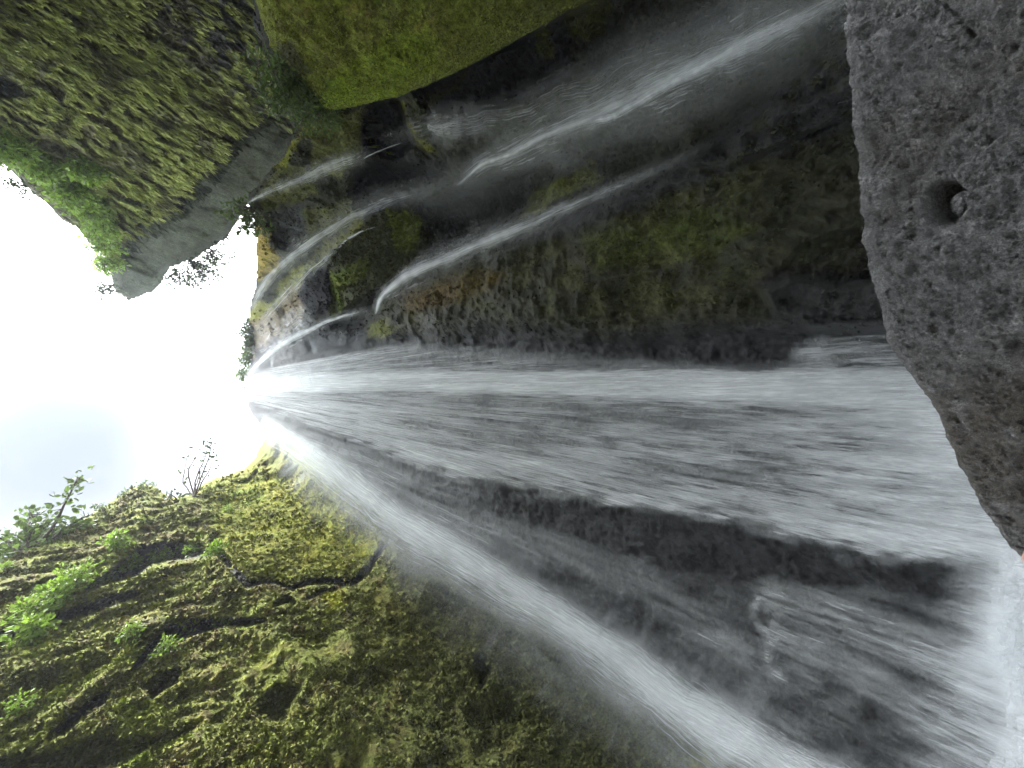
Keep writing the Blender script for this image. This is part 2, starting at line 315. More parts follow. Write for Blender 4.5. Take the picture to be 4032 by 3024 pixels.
def left_col(px, py, V):
    n = fbm(p3(px, py)/90, 5, 40); n2 = fbm(p3(px, py)/34, 5, 41); n3 = fbm(V*1.2, 5, 44)
    col = np.tile(OLIVE*1.6, (len(px), 1)); moss = np.full(len(px), 1.)
    col, moss = mixc(col, moss, sstep(0, .5, n2)*.7, BROWN*1.6, .9)
    q = lambda poly, soft, a=25: sstep(soft, -soft, sdf(px, py, poly)+a*n2+a*n)
    bowl = q([(850, 1900), (1000, 1840), (1080, 1850), (1330, 1960), (1560, 2120), (1420, 2235), (1100, 2290), (920, 2230), (830, 2100)], 40)
    col, moss = mixc(col, moss, bowl*.85, YEL*.85, 1)
    col, moss = mixc(col, moss, bowl*sstep(-.1, .35, n3)*.5, OLIVE*1.8, 1)
    col, moss = mixc(col, moss, q([(1240, 2000), (1420, 2050), (1520, 2120), (1440, 2220), (1360, 2160)], 40)*.8, YEL*1.25, 1)
    col, moss = mixc(col, moss, q([(820, 2060), (830, 1950), (980, 1900), (1060, 1960), (960, 2090), (880, 2120)], 30)*sstep(-.15, .25, n2)*.8, BRIGHT*.75, 1)
    col, moss = mixc(col, moss, q([(1280, 2340), (1350, 2320), (1360, 2390), (1300, 2400)], 20)*.9, YEL*1.3, 1)
    col, moss = mixc(col, moss, q([(1400, 2200), (1560, 2130), (1800, 2300), (1900, 2450), (1700, 2600), (1450, 2550)], 60)*sstep(-.2, .3, n)*.55, C(.12, .11, .02), 1)
    dark = sstep(1250, 2050, px+.25*(py-2300))  # shade towards the cliff foot, painted into the moss colour
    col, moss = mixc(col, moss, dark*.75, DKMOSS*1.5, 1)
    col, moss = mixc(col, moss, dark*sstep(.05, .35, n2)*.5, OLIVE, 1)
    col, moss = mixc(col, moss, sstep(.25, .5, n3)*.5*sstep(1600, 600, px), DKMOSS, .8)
    col, moss = mixc(col, moss, sstep(.12, .4, fbm(V*.9+9, 5, 47))*.55*sstep(1500, 500, px), BRIGHT*1.0, 1)
    for poly, s, d in LCARVE[:4]:  # shade in the recesses and under the plants, painted as dark rock
        col, moss = mixc(col, moss, q(poly, 8, 6)*.85, ROCK*1.6, .3)
    for pts, wd, d in CRACKS[:2]:
        col, moss = mixc(col, moss, sstep(6, -4, sline(px, py, pts, wd)+8*n2)*.9, ROCK*1.3, .2)
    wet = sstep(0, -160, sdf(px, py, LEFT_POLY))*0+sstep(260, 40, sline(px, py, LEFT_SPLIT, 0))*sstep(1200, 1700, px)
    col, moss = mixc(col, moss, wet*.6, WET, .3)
    return col, moss
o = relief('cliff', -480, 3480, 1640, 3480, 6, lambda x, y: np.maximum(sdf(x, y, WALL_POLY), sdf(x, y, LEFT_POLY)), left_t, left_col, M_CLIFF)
tag(o, 'yellow-green moss covered cliff with a dark winding crack, across the falls', None, None, 'structure')

def right_t(px, py, s):
    t = wall_t(px, py)*(1+right_off(px, py)); V = world(px, py, t)
    fall = sstep(1250, 1450, py)
    d = .26*fbm(V*[.55, .55, .4], 5, 50)*2*(1-.4*fall)+(.10+.12*sstep(1800, 2400, px)*(1-fall))*fbm(V*[1.9, 1.9, 1.5], 5, 53, ridge=True)
    d += .085*fbm(V*5, 4, 55, ridge=True)
    sh = V[:, 2]*.45+V[:, 0]*.4+1.5*fbm(V*.25, 3, 57); d += .16*(1-fall)*np.abs((sh % 1)-.4)
    rocky = sstep(40, -40, sdf(px, py, [(2600, 700), (3300, 180), (3700, 100), (3700, 1300), (3050, 1290), (2950, 1050), (3300, 800), (3000, 600)]))
    d += rocky*.34*fbm(V*2.4, 5, 58, ridge=True)
    lump = sstep(30, -30, sdf(px, py, [(1250, 1050), (1290, 990), (1420, 860), (1500, 820), (1740, 860), (1900, 900), (1600, 1080), (1450, 1170), (1330, 1260)]))
    d += lump*.22*fbm(V*1.5, 5, 59, ridge=True)
    roll = 1.0*sstep(-45, 0, s)**2
    return t-d*np.minimum(t/8, 2.2)+roll
def right_col(px, py, V):
    n = fbm(p3(px, py)/90, 5, 60); n2 = fbm(p3(px, py)/32, 5, 61); n3 = fbm(V*1.4, 5, 64)
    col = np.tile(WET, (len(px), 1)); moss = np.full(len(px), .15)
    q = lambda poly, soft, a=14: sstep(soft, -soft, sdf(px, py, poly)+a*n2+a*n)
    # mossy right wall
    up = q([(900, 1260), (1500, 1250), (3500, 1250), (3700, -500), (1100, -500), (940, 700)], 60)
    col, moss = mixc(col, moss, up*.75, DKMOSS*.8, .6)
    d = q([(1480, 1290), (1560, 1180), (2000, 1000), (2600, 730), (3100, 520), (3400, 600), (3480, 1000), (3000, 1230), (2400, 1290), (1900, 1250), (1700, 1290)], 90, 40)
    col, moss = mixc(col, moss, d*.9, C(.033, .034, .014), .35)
    col, moss = mixc(col, moss, d*sstep(-.2, .3, n)*.5*sstep(3200, 2700, px), C(.078, .084, .018), .6)
    col, moss = mixc(col, moss, q([(2300, 930), (2800, 820), (2980, 900), (2750, 1010), (2350, 1060)], 40)*.6, C(.085, .105, .016), .8)
    col, moss = mixc(col, moss, q([(1560, 1160), (1850, 1060), (2000, 1080), (1850, 1180), (1600, 1230)], 30)*.7, C(.12, .085, .022), .9)
    blk = q([(1900, 985), (2300, 790), (2700, 600), (3340, 150), (3420, 480), (3200, 560), (2700, 740), (2200, 930)], 24)
    col, moss = mixc(col, moss, blk*.9, ROCK*.8, .1)
    col, moss = mixc(col, moss, blk*sstep(.05, .3, n2)*sstep(2600, 2900, px)*.6, DKMOSS, .9)
    col, moss = mixc(col, moss, q([(2990, 1110), (3120, 1070), (3560, 1080), (3580, 1300), (3050, 1260)], 30)*.85, ROCK, .1)
    P = [([(1000, 840), (1035, 870), (1070, 960), (1115, 1005), (1080, 1060), (1010, 1130), (1000, 1000)], AMBER, 1, .95),
         ([(1080, 835), (1180, 805), (1205, 900), (1160, 980), (1095, 955), (1050, 880)], GREYR*.9, .3, .85),
         ([(1190, 830), (1380, 780), (1400, 870), (1300, 930), (1210, 960)], OLIVE*1.1, .9, .8),
         ([(1010, 760), (1100, 660), (1200, 640), (1250, 760), (1040, 840)], OLIVE*1.1, .9, .8),
         ([(1210, 660), (1250, 470), (1420, 430), (1420, 590), (1330, 690)], OLIVE*1.15, 1, .9),
         ([(1080, 655), (1190, 470), (1260, 430), (1340, 430), (1290, 480), (1200, 540), (1130, 640)], YEL*.9, 1, .9),
         ([(1640, 380), (1760, 330), (1860, 260), (1870, 370), (1800, 450), (1700, 470)], OLIVE*.9, 1, .8),
         ([(1570, 395), (1600, 400), (1625, 480), (1720, 600), (1690, 610), (1600, 520)], YEL*.7, 1, .95),
         ([(1600, 400), (1680, 400), (1680, 560), (1640, 540)], DKMOSS*1.4, 1, .8),
         ([(1155, 1060), (1300, 950), (1420, 860), (1440, 900), (1300, 1010), (1120, 1190), (1040, 1260), (1030, 1230)], YEL*.75, 1, .85),
         ([(990, 1190), (1020, 1170), (1060, 1200), (1010, 1290), (985, 1270)], YEL*.8, 1, .8),
         ([(1000, 1290), (1100, 1190), (1190, 1110), (1215, 1200), (1190, 1290), (1060, 1340), (995, 1400)], OCHRE, .5, .9),
         ([(1178, 1150), (1200, 1085), (1260, 1048), (1300, 1060), (1305, 1180), (1280, 1246), (1220, 1246), (1190, 1200)], ROCK*.9, .9, .5),
         ([(1290, 1060), (1310, 1000), (1440, 880), (1560, 830), (1700, 860), (1720, 950), (1600, 1050), (1450, 1150), (1330, 1250), (1290, 1250)], DKMOSS*1.3, .9, .9),
         ([(1290, 1060), (1330, 1070), (1440, 1020), (1430, 1080), (1360, 1140), (1340, 1230), (1300, 1240)], BRIGHT*.6, 1, .75),
         ([(1530, 850), (1600, 830), (1650, 850), (1650, 940), (1620, 1000), (1560, 990), (1530, 920)], BRIGHT*.6, 1, .75),
         ([(1640, 820), (1850, 760), (2100, 660), (2100, 790), (1900, 950), (1720, 990)], ROCK*.8, .2, .6),  # cave shade beyond the mossy outcrop, put into the rock colour
         ([(2055, 850), (2110, 750), (2320, 640), (2360, 700), (2110, 850)], OLIVE*1.0, .9, .9),
         ([(1425, 470), (1470, 400), (1530, 385), (1575, 400), (1600, 480), (1625, 570), (1560, 620), (1430, 600)], ROCK*.7, .1, .95),  # black of the deep hole: its shade painted into the rock
         ([(1650, 480), (1900, 225), (2250, 60), (2250, 300), (2000, 400), (1850, 560)], ROCK*.8, .1, .85),  # dark recess under the shoulder, shade painted into the rock
         ([(2110, 120), (2150, 110), (2180, 190), (2170, 240), (2120, 200)], OLIVE, 1, .8),
         ([(2220, 40), (2400, -40), (2380, 120), (2300, 190), (2240, 130)], OLIVE*.9, 1, .8),
         ([(1420, 1300), (1500, 1260), (1560, 1290), (1440, 1350)], OLIVE*1.3, 1, .8),
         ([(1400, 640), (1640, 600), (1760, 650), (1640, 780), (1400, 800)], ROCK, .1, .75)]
    for poly, c, mv, st in P: col, moss = mixc(col, moss, q(poly, 12, 26)*st, c, mv)
    col, moss = mixc(col, moss, q([(1176, 1150), (1200, 1080), (1262, 1046), (1300, 1060), (1305, 1180), (1282, 1246), (1220, 1250), (1190, 1200)], 5, 5), ROCK*.8, 1)
    moss = np.maximum(moss, .85*sstep(1700, 1450, px))
    return col, moss
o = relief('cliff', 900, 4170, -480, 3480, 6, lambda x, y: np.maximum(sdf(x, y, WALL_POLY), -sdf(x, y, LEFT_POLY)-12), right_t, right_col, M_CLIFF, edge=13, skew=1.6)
tag(o, 'dark wet rock wall behind the waterfall with olive moss and black hollows', None, None, 'structure')

# ---- the far overhanging cliff
GREY_FACE = [(300, 1190), (470, 960), (560, 872), (690, 785), (770, 700), (880, 560), (960, 470), (1080, 430), (1300, 600), (1100, 850), (900, 980), (640, 1200), (500, 1250)]
def tend(px, py):
    wx = px+30*fbm(p3(px, py)/160, 3, 70); wy = py+30*fbm(p3(px, py)/160, 3, 71)
    c, s_ = math.cos(math.radians(33)), math.sin(math.radians(33))
    al = wx*c+wy*s_; ac = -wx*s_+wy*c
    f = fbm(np.stack([al/95, ac/17, 0*al], -1), 4, 72, ridge=True); g = fbm(np.stack([al/45, ac/11, 0*al+5], -1), 3, 73, ridge=True)
    return .65*f+.35*g
def A_t(px, py, s):
    t = cliffA_t(px, py); V = world(px, py, t)
    face = sstep(20, -20, sdf(px, py, GREY_FACE)+50*tend(px, py)+20*fbm(p3(px, py)/70, 3, 74))
    t = t*(1+.10*face)
    hollow = sstep(20, -20, sdf(px, py, [(-100, 250), (0, 270), (60, 310), (100, 370), (0, 390), (-100, 350)])+20*fbm(p3(px, py)/50, 3, 77))
    t = t*(1+.05*hollow)
    d = .9*fbm(V*.16, 4, 78)+(1-face)*.8*tend(px, py)+.18*fbm(V*1.1, 4, 79)
    return t-d*(t/14)+1.5*sstep(-50, 0, s)**2
def A_col(px, py, V):
    n = fbm(p3(px, py)/80, 5, 80); n2 = fbm(p3(px, py)/30, 5, 81); td = tend(px, py)
    col = np.tile(C(.14, .13, .065), (len(px), 1)); moss = np.full(len(px), .9)
    col, moss = mixc(col, moss, sstep(.0, .35, td+.5*n), C(.36, .40, .13), 1)
    q = lambda poly, soft, a=16: sstep(soft, -soft, sdf(px, py, poly)+a*n2+a*n)
    col, moss = mixc(col, moss, q([(450, -500), (1500, -500), (1300, 500), (1000, 450), (850, 330), (600, 150)], 60)*sstep(.15, -.15, n2)*.95, ROCK*1.6, .2)
    col, moss = mixc(col, moss, sstep(.12, .34, n)*.7, C(.08, .07, .045), .4)
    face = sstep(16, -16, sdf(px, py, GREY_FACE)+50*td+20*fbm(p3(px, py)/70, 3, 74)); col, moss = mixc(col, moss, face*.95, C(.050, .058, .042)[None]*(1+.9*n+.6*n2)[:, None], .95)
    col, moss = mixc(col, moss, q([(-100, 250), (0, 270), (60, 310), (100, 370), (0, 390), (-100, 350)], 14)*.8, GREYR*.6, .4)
    strip = q([(-300, 420), (0, 520), (150, 580), (300, 690), (420, 800), (440, 900), (400, 1010), (330, 900), (230, 800), (100, 670), (0, 600), (-300, 480)], 22, 22)
    col, moss = mixc(col, moss, strip*.8, FRESH, 1)
    low = q([(-300, 400), (0, 600), (130, 690), (260, 800), (340, 900), (400, 1020), (440, 1100), (0, 1100), (-300, 600)], 14, 10)*(1-strip)
    col, moss = mixc(col, moss, low*.85, C(.11, .105, .08), .8)
    return col, moss
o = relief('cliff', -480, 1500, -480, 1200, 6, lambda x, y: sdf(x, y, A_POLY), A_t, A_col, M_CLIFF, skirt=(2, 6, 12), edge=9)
tag(o, 'hazy overhanging cliff hung with pale green moss, jutting across the sky', None, None, 'structure')

# ---- the smooth green shoulder of rock
def B_t(px, py, s):
    t = wall_t(px, py, XR=5.7, Y=9, k=4); V = world(px, py, t)
    d = .34*fbm(V*.7, 4, 90)+.12*fbm(V*2.6, 4, 92, ridge=True)+.06*fbm(V*7, 3, 94)
    return t-d*(t/6)+.5*sstep(-120, 0, s)**2+.5*sstep(-30, 0, s)**2
def B_col(px, py, V):
    n = fbm(p3(px, py)/80, 5, 95); n2 = fbm(p3(px, py)/28, 5, 96)
    col = np.tile(C(.20, .23, .035), (len(px), 1)); moss = np.ones(len(px))
    col, moss = mixc(col, moss, sstep(0, .4, n2)*.5*sstep(2100, 1500, px), C(.15, .11, .03), 1)
    q = lambda poly, soft, a=20: sstep(soft, -soft, sdf(px, py, poly)+a*n2+a*n)
    col, moss = mixc(col, moss, q([(1270, 440), (1280, 300), (1420, 230), (1560, 100), (1720, 130), (1740, 260), (1560, 370), (1400, 430)], 35)*.8, BRIGHT*1.1, 1)
    col, moss = mixc(col, moss, q([(1265, 450), (1290, 340), (1340, 300), (1420, 380), (1560, 360), (1540, 400), (1400, 440)], 16, 10)*.8, BRIGHT*1.35, 1)
    col, moss = mixc(col, moss, sstep(1750, 2200, px)*.6, OLIVE*.9, 1)
    col, moss = mixc(col, moss, q([(1090, 170), (1150, 165), (1190, 230), (1230, 290), (1180, 300), (1110, 240)], 12, 10)*.8, DKMOSS, .6)
    return col, moss
o = relief('cliff', 880, 2920, -480, 470, 5, lambda x, y: sdf(x, y, SHIELD), B_t, B_col, M_CLIFF, skirt=(.5, 1.2, 2.5), edge=5)
tag(o, 'bright green mossy shoulder of rock overhanging the dark hollows', None, None, 'structure')

# ---- unseen wall added behind the photographer to block frontal sky light
ang = np.linspace(0, 1, 160); q2 = catm = None
px_ = np.interp(ang, [0, .25, .38, .62, .75, 1], [-8.3, -8.5, -6, 8, 12, 12.5]); py_ = np.interp(ang, [0, .25, .38, .62, .75, 1], [-1.5, -9, -13, -14, -9, -1])
zz = np.linspace(-1, 1, 110); G_ = np.zeros((110, 160, 3)); G_[..., 0] = px_; G_[..., 1] = py_; G_[..., 2] = (-1+ (zz[:, None]+1)/2*(25+3*fbm(np.stack([ang*9, 0*ang, 0*ang], -1), 3, 7)))
G_ = G_.reshape(-1, 3); cc = np.array([0., -3, 0]); dd = G_-cc; dd[:, 2] = 0; dd /= np.linalg.norm(dd, axis=1)[:, None]
G_ = G_+dd*(1.6*fbm(G_*.3, 4, 8)+.4*fbm(G_*1.3, 4, 9, ridge=True)+.10*np.maximum(G_[:, 2]-9, 0))[:, None]
top_ = G_.reshape(110, 160, 3)[-1]+dd.reshape(110, 160, 3)[-1]*6; G_ = np.concatenate([G_, top_])
cb = np.tile(OLIVE, (len(G_), 1)); cb, mb_ = mixc(cb, np.ones(len(G_)), sstep(-.1, .3, fbm(G_*.8, 5, 10)), ROCK*1.5, .2)
o = mesh_obj('cliff', G_, grid_faces(111, 160), M_CLIFF, attrs={'col': cb, 'moss': mb_}); tag(o, 'unseen mossy rock wall added behind the viewpoint to block sky light', None, None, 'structure')

# ------------------------------------------------------------------ pool and stream bed
def flat_sheet(name, x0, x1, y0, y1, z, n, amp, mat):
    xs = np.linspace(x0, x1, n); ys = np.linspace(y0, y1, n); X, Y = np.meshgrid(xs, ys); P = np.stack([X.ravel(), Y.ravel(), 0*X.ravel()], -1)
    P[:, 2] = z+amp*fbm(P*[1.2, 1.2, 1], 5, 3); return mesh_obj(name, P, grid_faces(n, n), mat)
m, t, b = principled('stream_gravel'); nn = N(t, 'ShaderNodeTexNoise', Scale=6.0, Detail=8.0); rp = N(t, 'ShaderNodeValToRGB')
rp.color_ramp.elements[0].color = (.02, .02, .02, 1); rp.color_ramp.elements[1].color = (.09, .085, .08, 1)
t.links.new(nn.outputs['Fac'], rp.inputs['Fac']); t.links.new(rp.outputs[0], b.inputs['Base Color']); b.inputs['Roughness'].default_value = .5
g = flat_sheet('ground', -60, 60, -60, 60, -.5, 120, .25, m); tag(g, None, None, None, 'structure')
m, t, b = principled('foaming_pool'); tc = N(t, 'ShaderNodeTexCoord')
nn = N(t, 'ShaderNodeTexNoise', Scale=2.2, Detail=9.0, Roughness=.7, Distortion=1.0); t.links.new(tc.outputs['Object'], nn.inputs['Vector'])
rp = N(t, 'ShaderNodeValToRGB'); rp.color_ramp.elements[0].position = .36; rp.color_ramp.elements[0].color = (.10, .13, .13, 1)
rp.color_ramp.elements[1].position = .5; rp.color_ramp.elements[1].color = (.85, .88, .9, 1)
t.links.new(nn.outputs['Fac'], rp.inputs['Fac']); t.links.new(rp.outputs[0], b.inputs['Base Color']); b.inputs['Roughness'].default_value = .25
bp = N(t, 'ShaderNodeBump'); bp.inputs['Distance'].default_value = .08; t.links.new(nn.outputs['Fac'], bp.inputs['Height']); t.links.new(bp.outputs[0], b.inputs['Normal'])
g = flat_sheet('water', -9, 9, -12, 9.5, 0.02, 360, .22, m); tag(g, None, None, None, 'structure')

# ------------------------------------------------------------------ falling water
M_FALL = water_mat('falling_water', col=(.92,.95,.96), su=2.0, sv=6.5, soft=.28, base=.36)
M_VEIL = water_mat('spray_veil', su=.6, sv=.5, soft=.45, base=.25)
def front_t(px, py, off): return wall_t(px, py)*(1-off)
UPPER = [(960, 1590), (1100, 1640), (1500, 1790), (1640, 1850), (1900, 1890), (2060, 1925), (2250, 1950), (2600, 2015), (2900, 2050), (3020, 2075), (3300, 2160), (3700, 2210), (4100, 2250)]
def fan_dens(px, py):
    n = fbm(p3(px, py)*[1/150, 1/60, 0], 4, 120); n2 = fbm(p3(px, py)*[1/60, 1/26, 0], 4, 121)
    low = np.interp(px, [p[0] for p in UPPER], [p[1] for p in UPPER])+34*n+22*n2
    top = np.interp(px+90*n+60*n2, [950, 1200, 1500, 2000, 2500, 3050, 3300, 3600, 4100], [1480, 1390, 1350, 1400, 1430, 1455, 1295, 1270, 1320])+22*n2
    d = sstep(-40, 30, py-top)*sstep(45, -60, py-low+30*fbm(p3(px, py)*[1/120, 1/16, 0], 3, 126))
    n0 = fbm(p3(px, py)*[1/500, 1/90, 0], 3, 124)
    inner = .43+.20*n+.10*n2+.30*n0+.14*sstep(2600, 3600, px)
    inner += .36*np.exp(-((py-low+60)/60.)**2)*sstep(1300, 1700, px)
    inner += .5*sstep(3100, 3900, px)
    s1 = sline(px, py, [(950, 1515), (1500, 1497), (2000, 1497), (2600, 1515), (3100, 1515), (4100, 1540)], [22, 34, 44, 50, 60, 90])
    inner += 1.0*sstep(26, -22, s1+14*n2)
    inner -= .12*np.exp(-(np.maximum(sline(px, py, [(1300, 1540), (1800, 1590), (2600, 1650), (3600, 1760)], 10), 0)/30)**2)
    vz = sstep(1490, 1440, py)
    inner = inner*(1-vz)+vz*np.interp(px, [1000, 1300, 1800, 2300, 3100, 3200, 3700, 4100], [.55, .44, .36, .28, .24, .5, .6, .8])
    d = d*inner
    # thin veil over the dark rock between the two plumes
    gap = sstep(-10, 60, py-low)*sstep(3600, 2900, py)
    gv = .03+.10*n+.30*sstep(2100, 1300, px)+.05*sstep(2600, 3400, px)+.5*sstep(3600, 4050, px+.2*(py-2300))
    gv += .15*np.exp(-(np.maximum(sline(px, py, [(1700, 2060), (2150, 2150), (2500, 2280), (2900, 2560)], 30), 0)/45)**2)
    gv += .20*np.exp(-(np.maximum(sline(px, py, [(3050, 2330), (3350, 2440), (3700, 2600), (4000, 2760)], 30), 0)/50)**2)
    gv += .18*np.exp(-(np.maximum(sline(px, py, [(3060, 2520), (3350, 2640), (3700, 2850)], 20), 0)/40)**2)
    gv += .20*np.exp(-(sline(px, py, [(3090, 2335), (2985, 2350), (2962, 2410), (2990, 2470), (3060, 2520), (3020, 2540), (3020, 2610), (3090, 2680)], 0)/13)**2)*(1+1.2*n2)
    gv += .16*np.exp(-(sline(px, py, [(3150, 2400), (3060, 2420), (3040, 2460), (3110, 2500), (3240, 2540)], 0)/14)**2)+.14*np.exp(-(sline(px, py, [(3040, 2660), (3110, 2620), (3220, 2690)], 0)/18)**2)
    gv -= .14*np.exp(-(np.maximum(sline(px, py, [(2200, 2010), (2700, 2110), (3100, 2250), (3500, 2230), (3800, 2330)], 20), 0)/60)**2)
    ln = np.interp(px, [p[0] for p in LEFT_SPLIT], [p[1] for p in LEFT_SPLIT])
    d = d+gap*gv*sstep(60, -60, py-ln)
    fade = sstep(0, 60, py-1270)
    return np.clip(d*fade, 0, 1.25)
def fan_layer(off, seed, kd):
    c0, c1 = 700.0, 1520.0
    th = np.radians(np.linspace(-11, 62, 330)); r = np.linspace(240, 4000, 300)
    TH, R = np.meshgrid(th, r); px = (c0+R*np.cos(TH)).ravel(); py = (c1+R*np.sin(TH)).ravel()
    rim = np.interp(py, [1470, 1500, 1540, 1600, 1665, 1705], [975, 966, 965, 978, 1012, 1045])
    ok = (px < 4200) & (py < 3500) & (px > rim-12+10*fbm(p3(px, py)/20, 3, seed))
    t = front_t(px, py, off); V = world(px, py, t); V[:, 1] -= .12*fbm(V*.8, 3, seed)
    d = fan_dens(px, py)*kd; R_ = R.ravel(); T_ = TH.ravel()
    uv = np.stack([seed*3.7+R_/130.*(900/(R_+300))**.3, seed*1.3+T_*42], -1)
    F = grid_faces(len(r), len(th)); F = F[ok[F].all(1) & (d[F].max(1) > .02)]
    return V, F, d, uv
def merge(parts):
    off = 0; VV, FF, DD, UU = [], [], [], []
    for V, F, d, uv in parts:
        VV.append(V); FF.append(F+off); DD.append(d); UU.append(uv); off += len(V)
    return np.concatenate(VV), np.concatenate(FF), np.concatenate(DD), np.concatenate(UU)
def compact(V, F, d, uv):
    u = np.unique(F); r = -np.ones(len(V), np.int64); r[u] = np.arange(len(u)); return V[u], r[F], d[u], uv[u]
def fall_obj(name, parts, mat, label, cat='waterfall', parent=None):
    V, F, d, uv = compact(*merge(parts))
    o = mesh_obj(name, V, F, mat, parent, {'dens': d}, uv)
    if parent is None: tag(o, label, cat)
    return o
fall_obj('waterfall', [fan_layer(.05, 1, .76), fan_layer(.085, 5, .6), fan_layer(.13, 9, .44)], M_FALL,
         'wide white fan of the main waterfall spreading down the dark wall to the pool')
def catmull(P, n):
    P = np.asarray(P, float); P = np.vstack([2*P[0]-P[1], P, 2*P[-1]-P[-2]]); m = len(P)-3; o = []
    for u in np.linspace(0, m-1e-6, n):
        i = int(u); f = u-i; a, b, c, d = P[i:i+4]
        o.append(.5*((2*b)+(-a+c)*f+(2*a-5*b+4*c-d)*f*f+(-a+3*b-3*c+d)*f**3))
    return np.array(o)
def ribbon(pts, off, seed, kd=.66, n=220, m=40, sl=90., sw=14., skew=0, wmul=1., tfn=front_t, pw=1.6, full=False):
    """pts: px, py, half width px, density"""
    Q = catmull(pts, n); sN = p3(np.arange(n)*n**0*(220./n)/9., 0*np.arange(n)+seed*3.3); rg = fbm(sN, 4, seed)
    Q[:, 1] += .22*Q[:, 2]*fbm(sN*.6+5, 3, seed+1); Q[:, 2] *= 1+.45*rg; Q[:, 3] *= 1+.5*fbm(sN*1.7+9, 4, seed+2)
    d = np.gradient(Q[:, :2], axis=0); d /= np.linalg.norm(d, axis=1)[:, None]+1e-9
    nrm = np.stack([-d[:, 1], d[:, 0]], 1); v = np.linspace(-1, 1, m)
    X = Q[:, 0:1]+nrm[:, 0:1]*Q[:, 2:3]*v*wmul; Y = Q[:, 1:2]+nrm[:, 1:2]*Q[:, 2:3]*v*wmul
    L = np.concatenate([[0], np.cumsum(np.hypot(*np.diff(Q[:, :2], axis=0).T))])
    px, py = X.ravel(), Y.ravel(); bul = (1-v**2)[None]*np.ones((n, 1))
    t = tfn(px, py, off)*(1-.02*bul.ravel()); V = world(px, py, t)
    vv = np.clip(v-skew, -1, 1) if skew >= 0 else v
    prof = (1-np.abs(v)**pw)**1.4
    if skew: prof = np.where(v < 0, 1-np.abs(v)**6, (1-v)**skew)      # crisp on one side, soft spray on the other
    dens = (Q[:, 3:4]*prof[None]).ravel()*kd
    dens = dens*np.clip(np.concatenate([np.linspace(0.3, 1, int(n*.08)), np.ones(n-int(n*.08)-int(n*.3)), np.linspace(1, 0, int(n*.3)) if not full else np.ones(int(n*.3))]), 0, 1)[:, None].repeat(m, 1).ravel()
    uv = np.stack([seed*2.9+(L[:, None]*np.ones((1, m)))/sl, seed*1.7+(Q[:, 2:3]**.6*v*4.2)/sw*2], -1).reshape(-1, 2)
    return V, grid_faces(n, m), dens, uv
LP = [(1030, 1650, 40, .8), (1180, 1745, 60, .95), (1300, 1835, 80, 1.0), (1450, 1950, 95, 1.0), (1600, 2060, 105, 1.0), (1900, 2235, 115, .95), (2200, 2415, 125, .95), (2500, 2620, 140, 1.0),
      (2750, 2800, 165, .95), (3050, 2990, 200, .85), (3400, 3200, 230, .8)]
LP = [(x, y, w_*.66, d) for x, y, w_, d in LP]
LS = [(x-20, y+30, w_*1.5, .42 if x > 1200 else .55) for x, y, w_, d in LP]
fall_obj('waterfall', [ribbon(LP, .13, 2, .9, full=True), ribbon(LP, .16, 6, .8, wmul=.9, full=True), ribbon(LS, .10, 8, 1.0, sl=160, wmul=1.2, full=True), ribbon(LS, .2, 13, .75, sl=130, full=True)], M_FALL,
         'narrow white plume leaping off the lip and slanting down across the mossy cliff')
SP = [(1000, 1640, 60, .30), (1150, 1770, 110, .34), (1300, 1890, 150, .34), (1600, 2120, 190, .28), (2000, 2370, 220, .24), (2400, 2640, 260, .24), (2900, 2960, 320, .24)]
fall_obj('spray', [ribbon(SP, .18, 64, .8, sl=170, sw=30, full=True), ribbon(SP, .26, 65, .55, sl=150, sw=30, wmul=1.25, full=True)], M_VEIL,
         'fine drifting spray along the mossy side of the narrow plume', 'spray')
SP2 = [(1010, 1240, 50, .3), (1150, 1090, 90, .3), (1300, 960, 100, .28), (1500, 850, 120, .24), (1800, 740, 130, .22), (2200, 560, 170, .3), (2700, 330, 210, .24), (3200, 90, 230, .16)]
fall_obj('spray', [ribbon(SP2, .10, 66, .7, sl=150, sw=30, full=True), ribbon([(990, 1500, 60, .35), (1150, 1420, 110, .3), (1400, 1390, 110, .22), (1800, 1400, 100, .12)], .14, 67, .8, sl=150, sw=30)], M_VEIL,
         'thin mist blown off the long cascade on the shadowed right wall', 'spray')
def rib_obj(label, specs, mat=None): return fall_obj('cascade', [ribbon(*a, **k) for a, k in specs], mat or M_FALL, label, 'cascade')
R5 = [(990, 1215, 14, .6), (1050, 1110, 22, .8), (1150, 1010, 26, .85), (1280, 920, 28, .85), (1400, 850, 30, .8), (1520, 800, 34, .6), (1700, 745, 30, .4), (1830, 715, 30, .5)]
R5b = [(1800, 730, 16, .8), (1900, 650, 34, .85), (2000, 610, 44, .8), (2120, 545, 55, .75), (2300, 470, 70, .6), (2600, 330, 110, .6), (2900, 190, 130, .6), (3250, 30, 150, .55), (3600, -150, 170, .5)]
R5c = [(2330, 480, 14, .9), (2420, 455, 26, .95), (2560, 375, 26, .9), (2750, 270, 26, .8), (2950, 160, 26, .8), (3200, 30, 30, .6)]
R5d = [(1500, 560, 30, .3), (1700, 500, 90, .38), (1860, 480, 110, .4), (2050, 450, 120, .35), (2300, 330, 150, .38), (2700, 160, 190, .42), (3300, -80, 240, .4)]
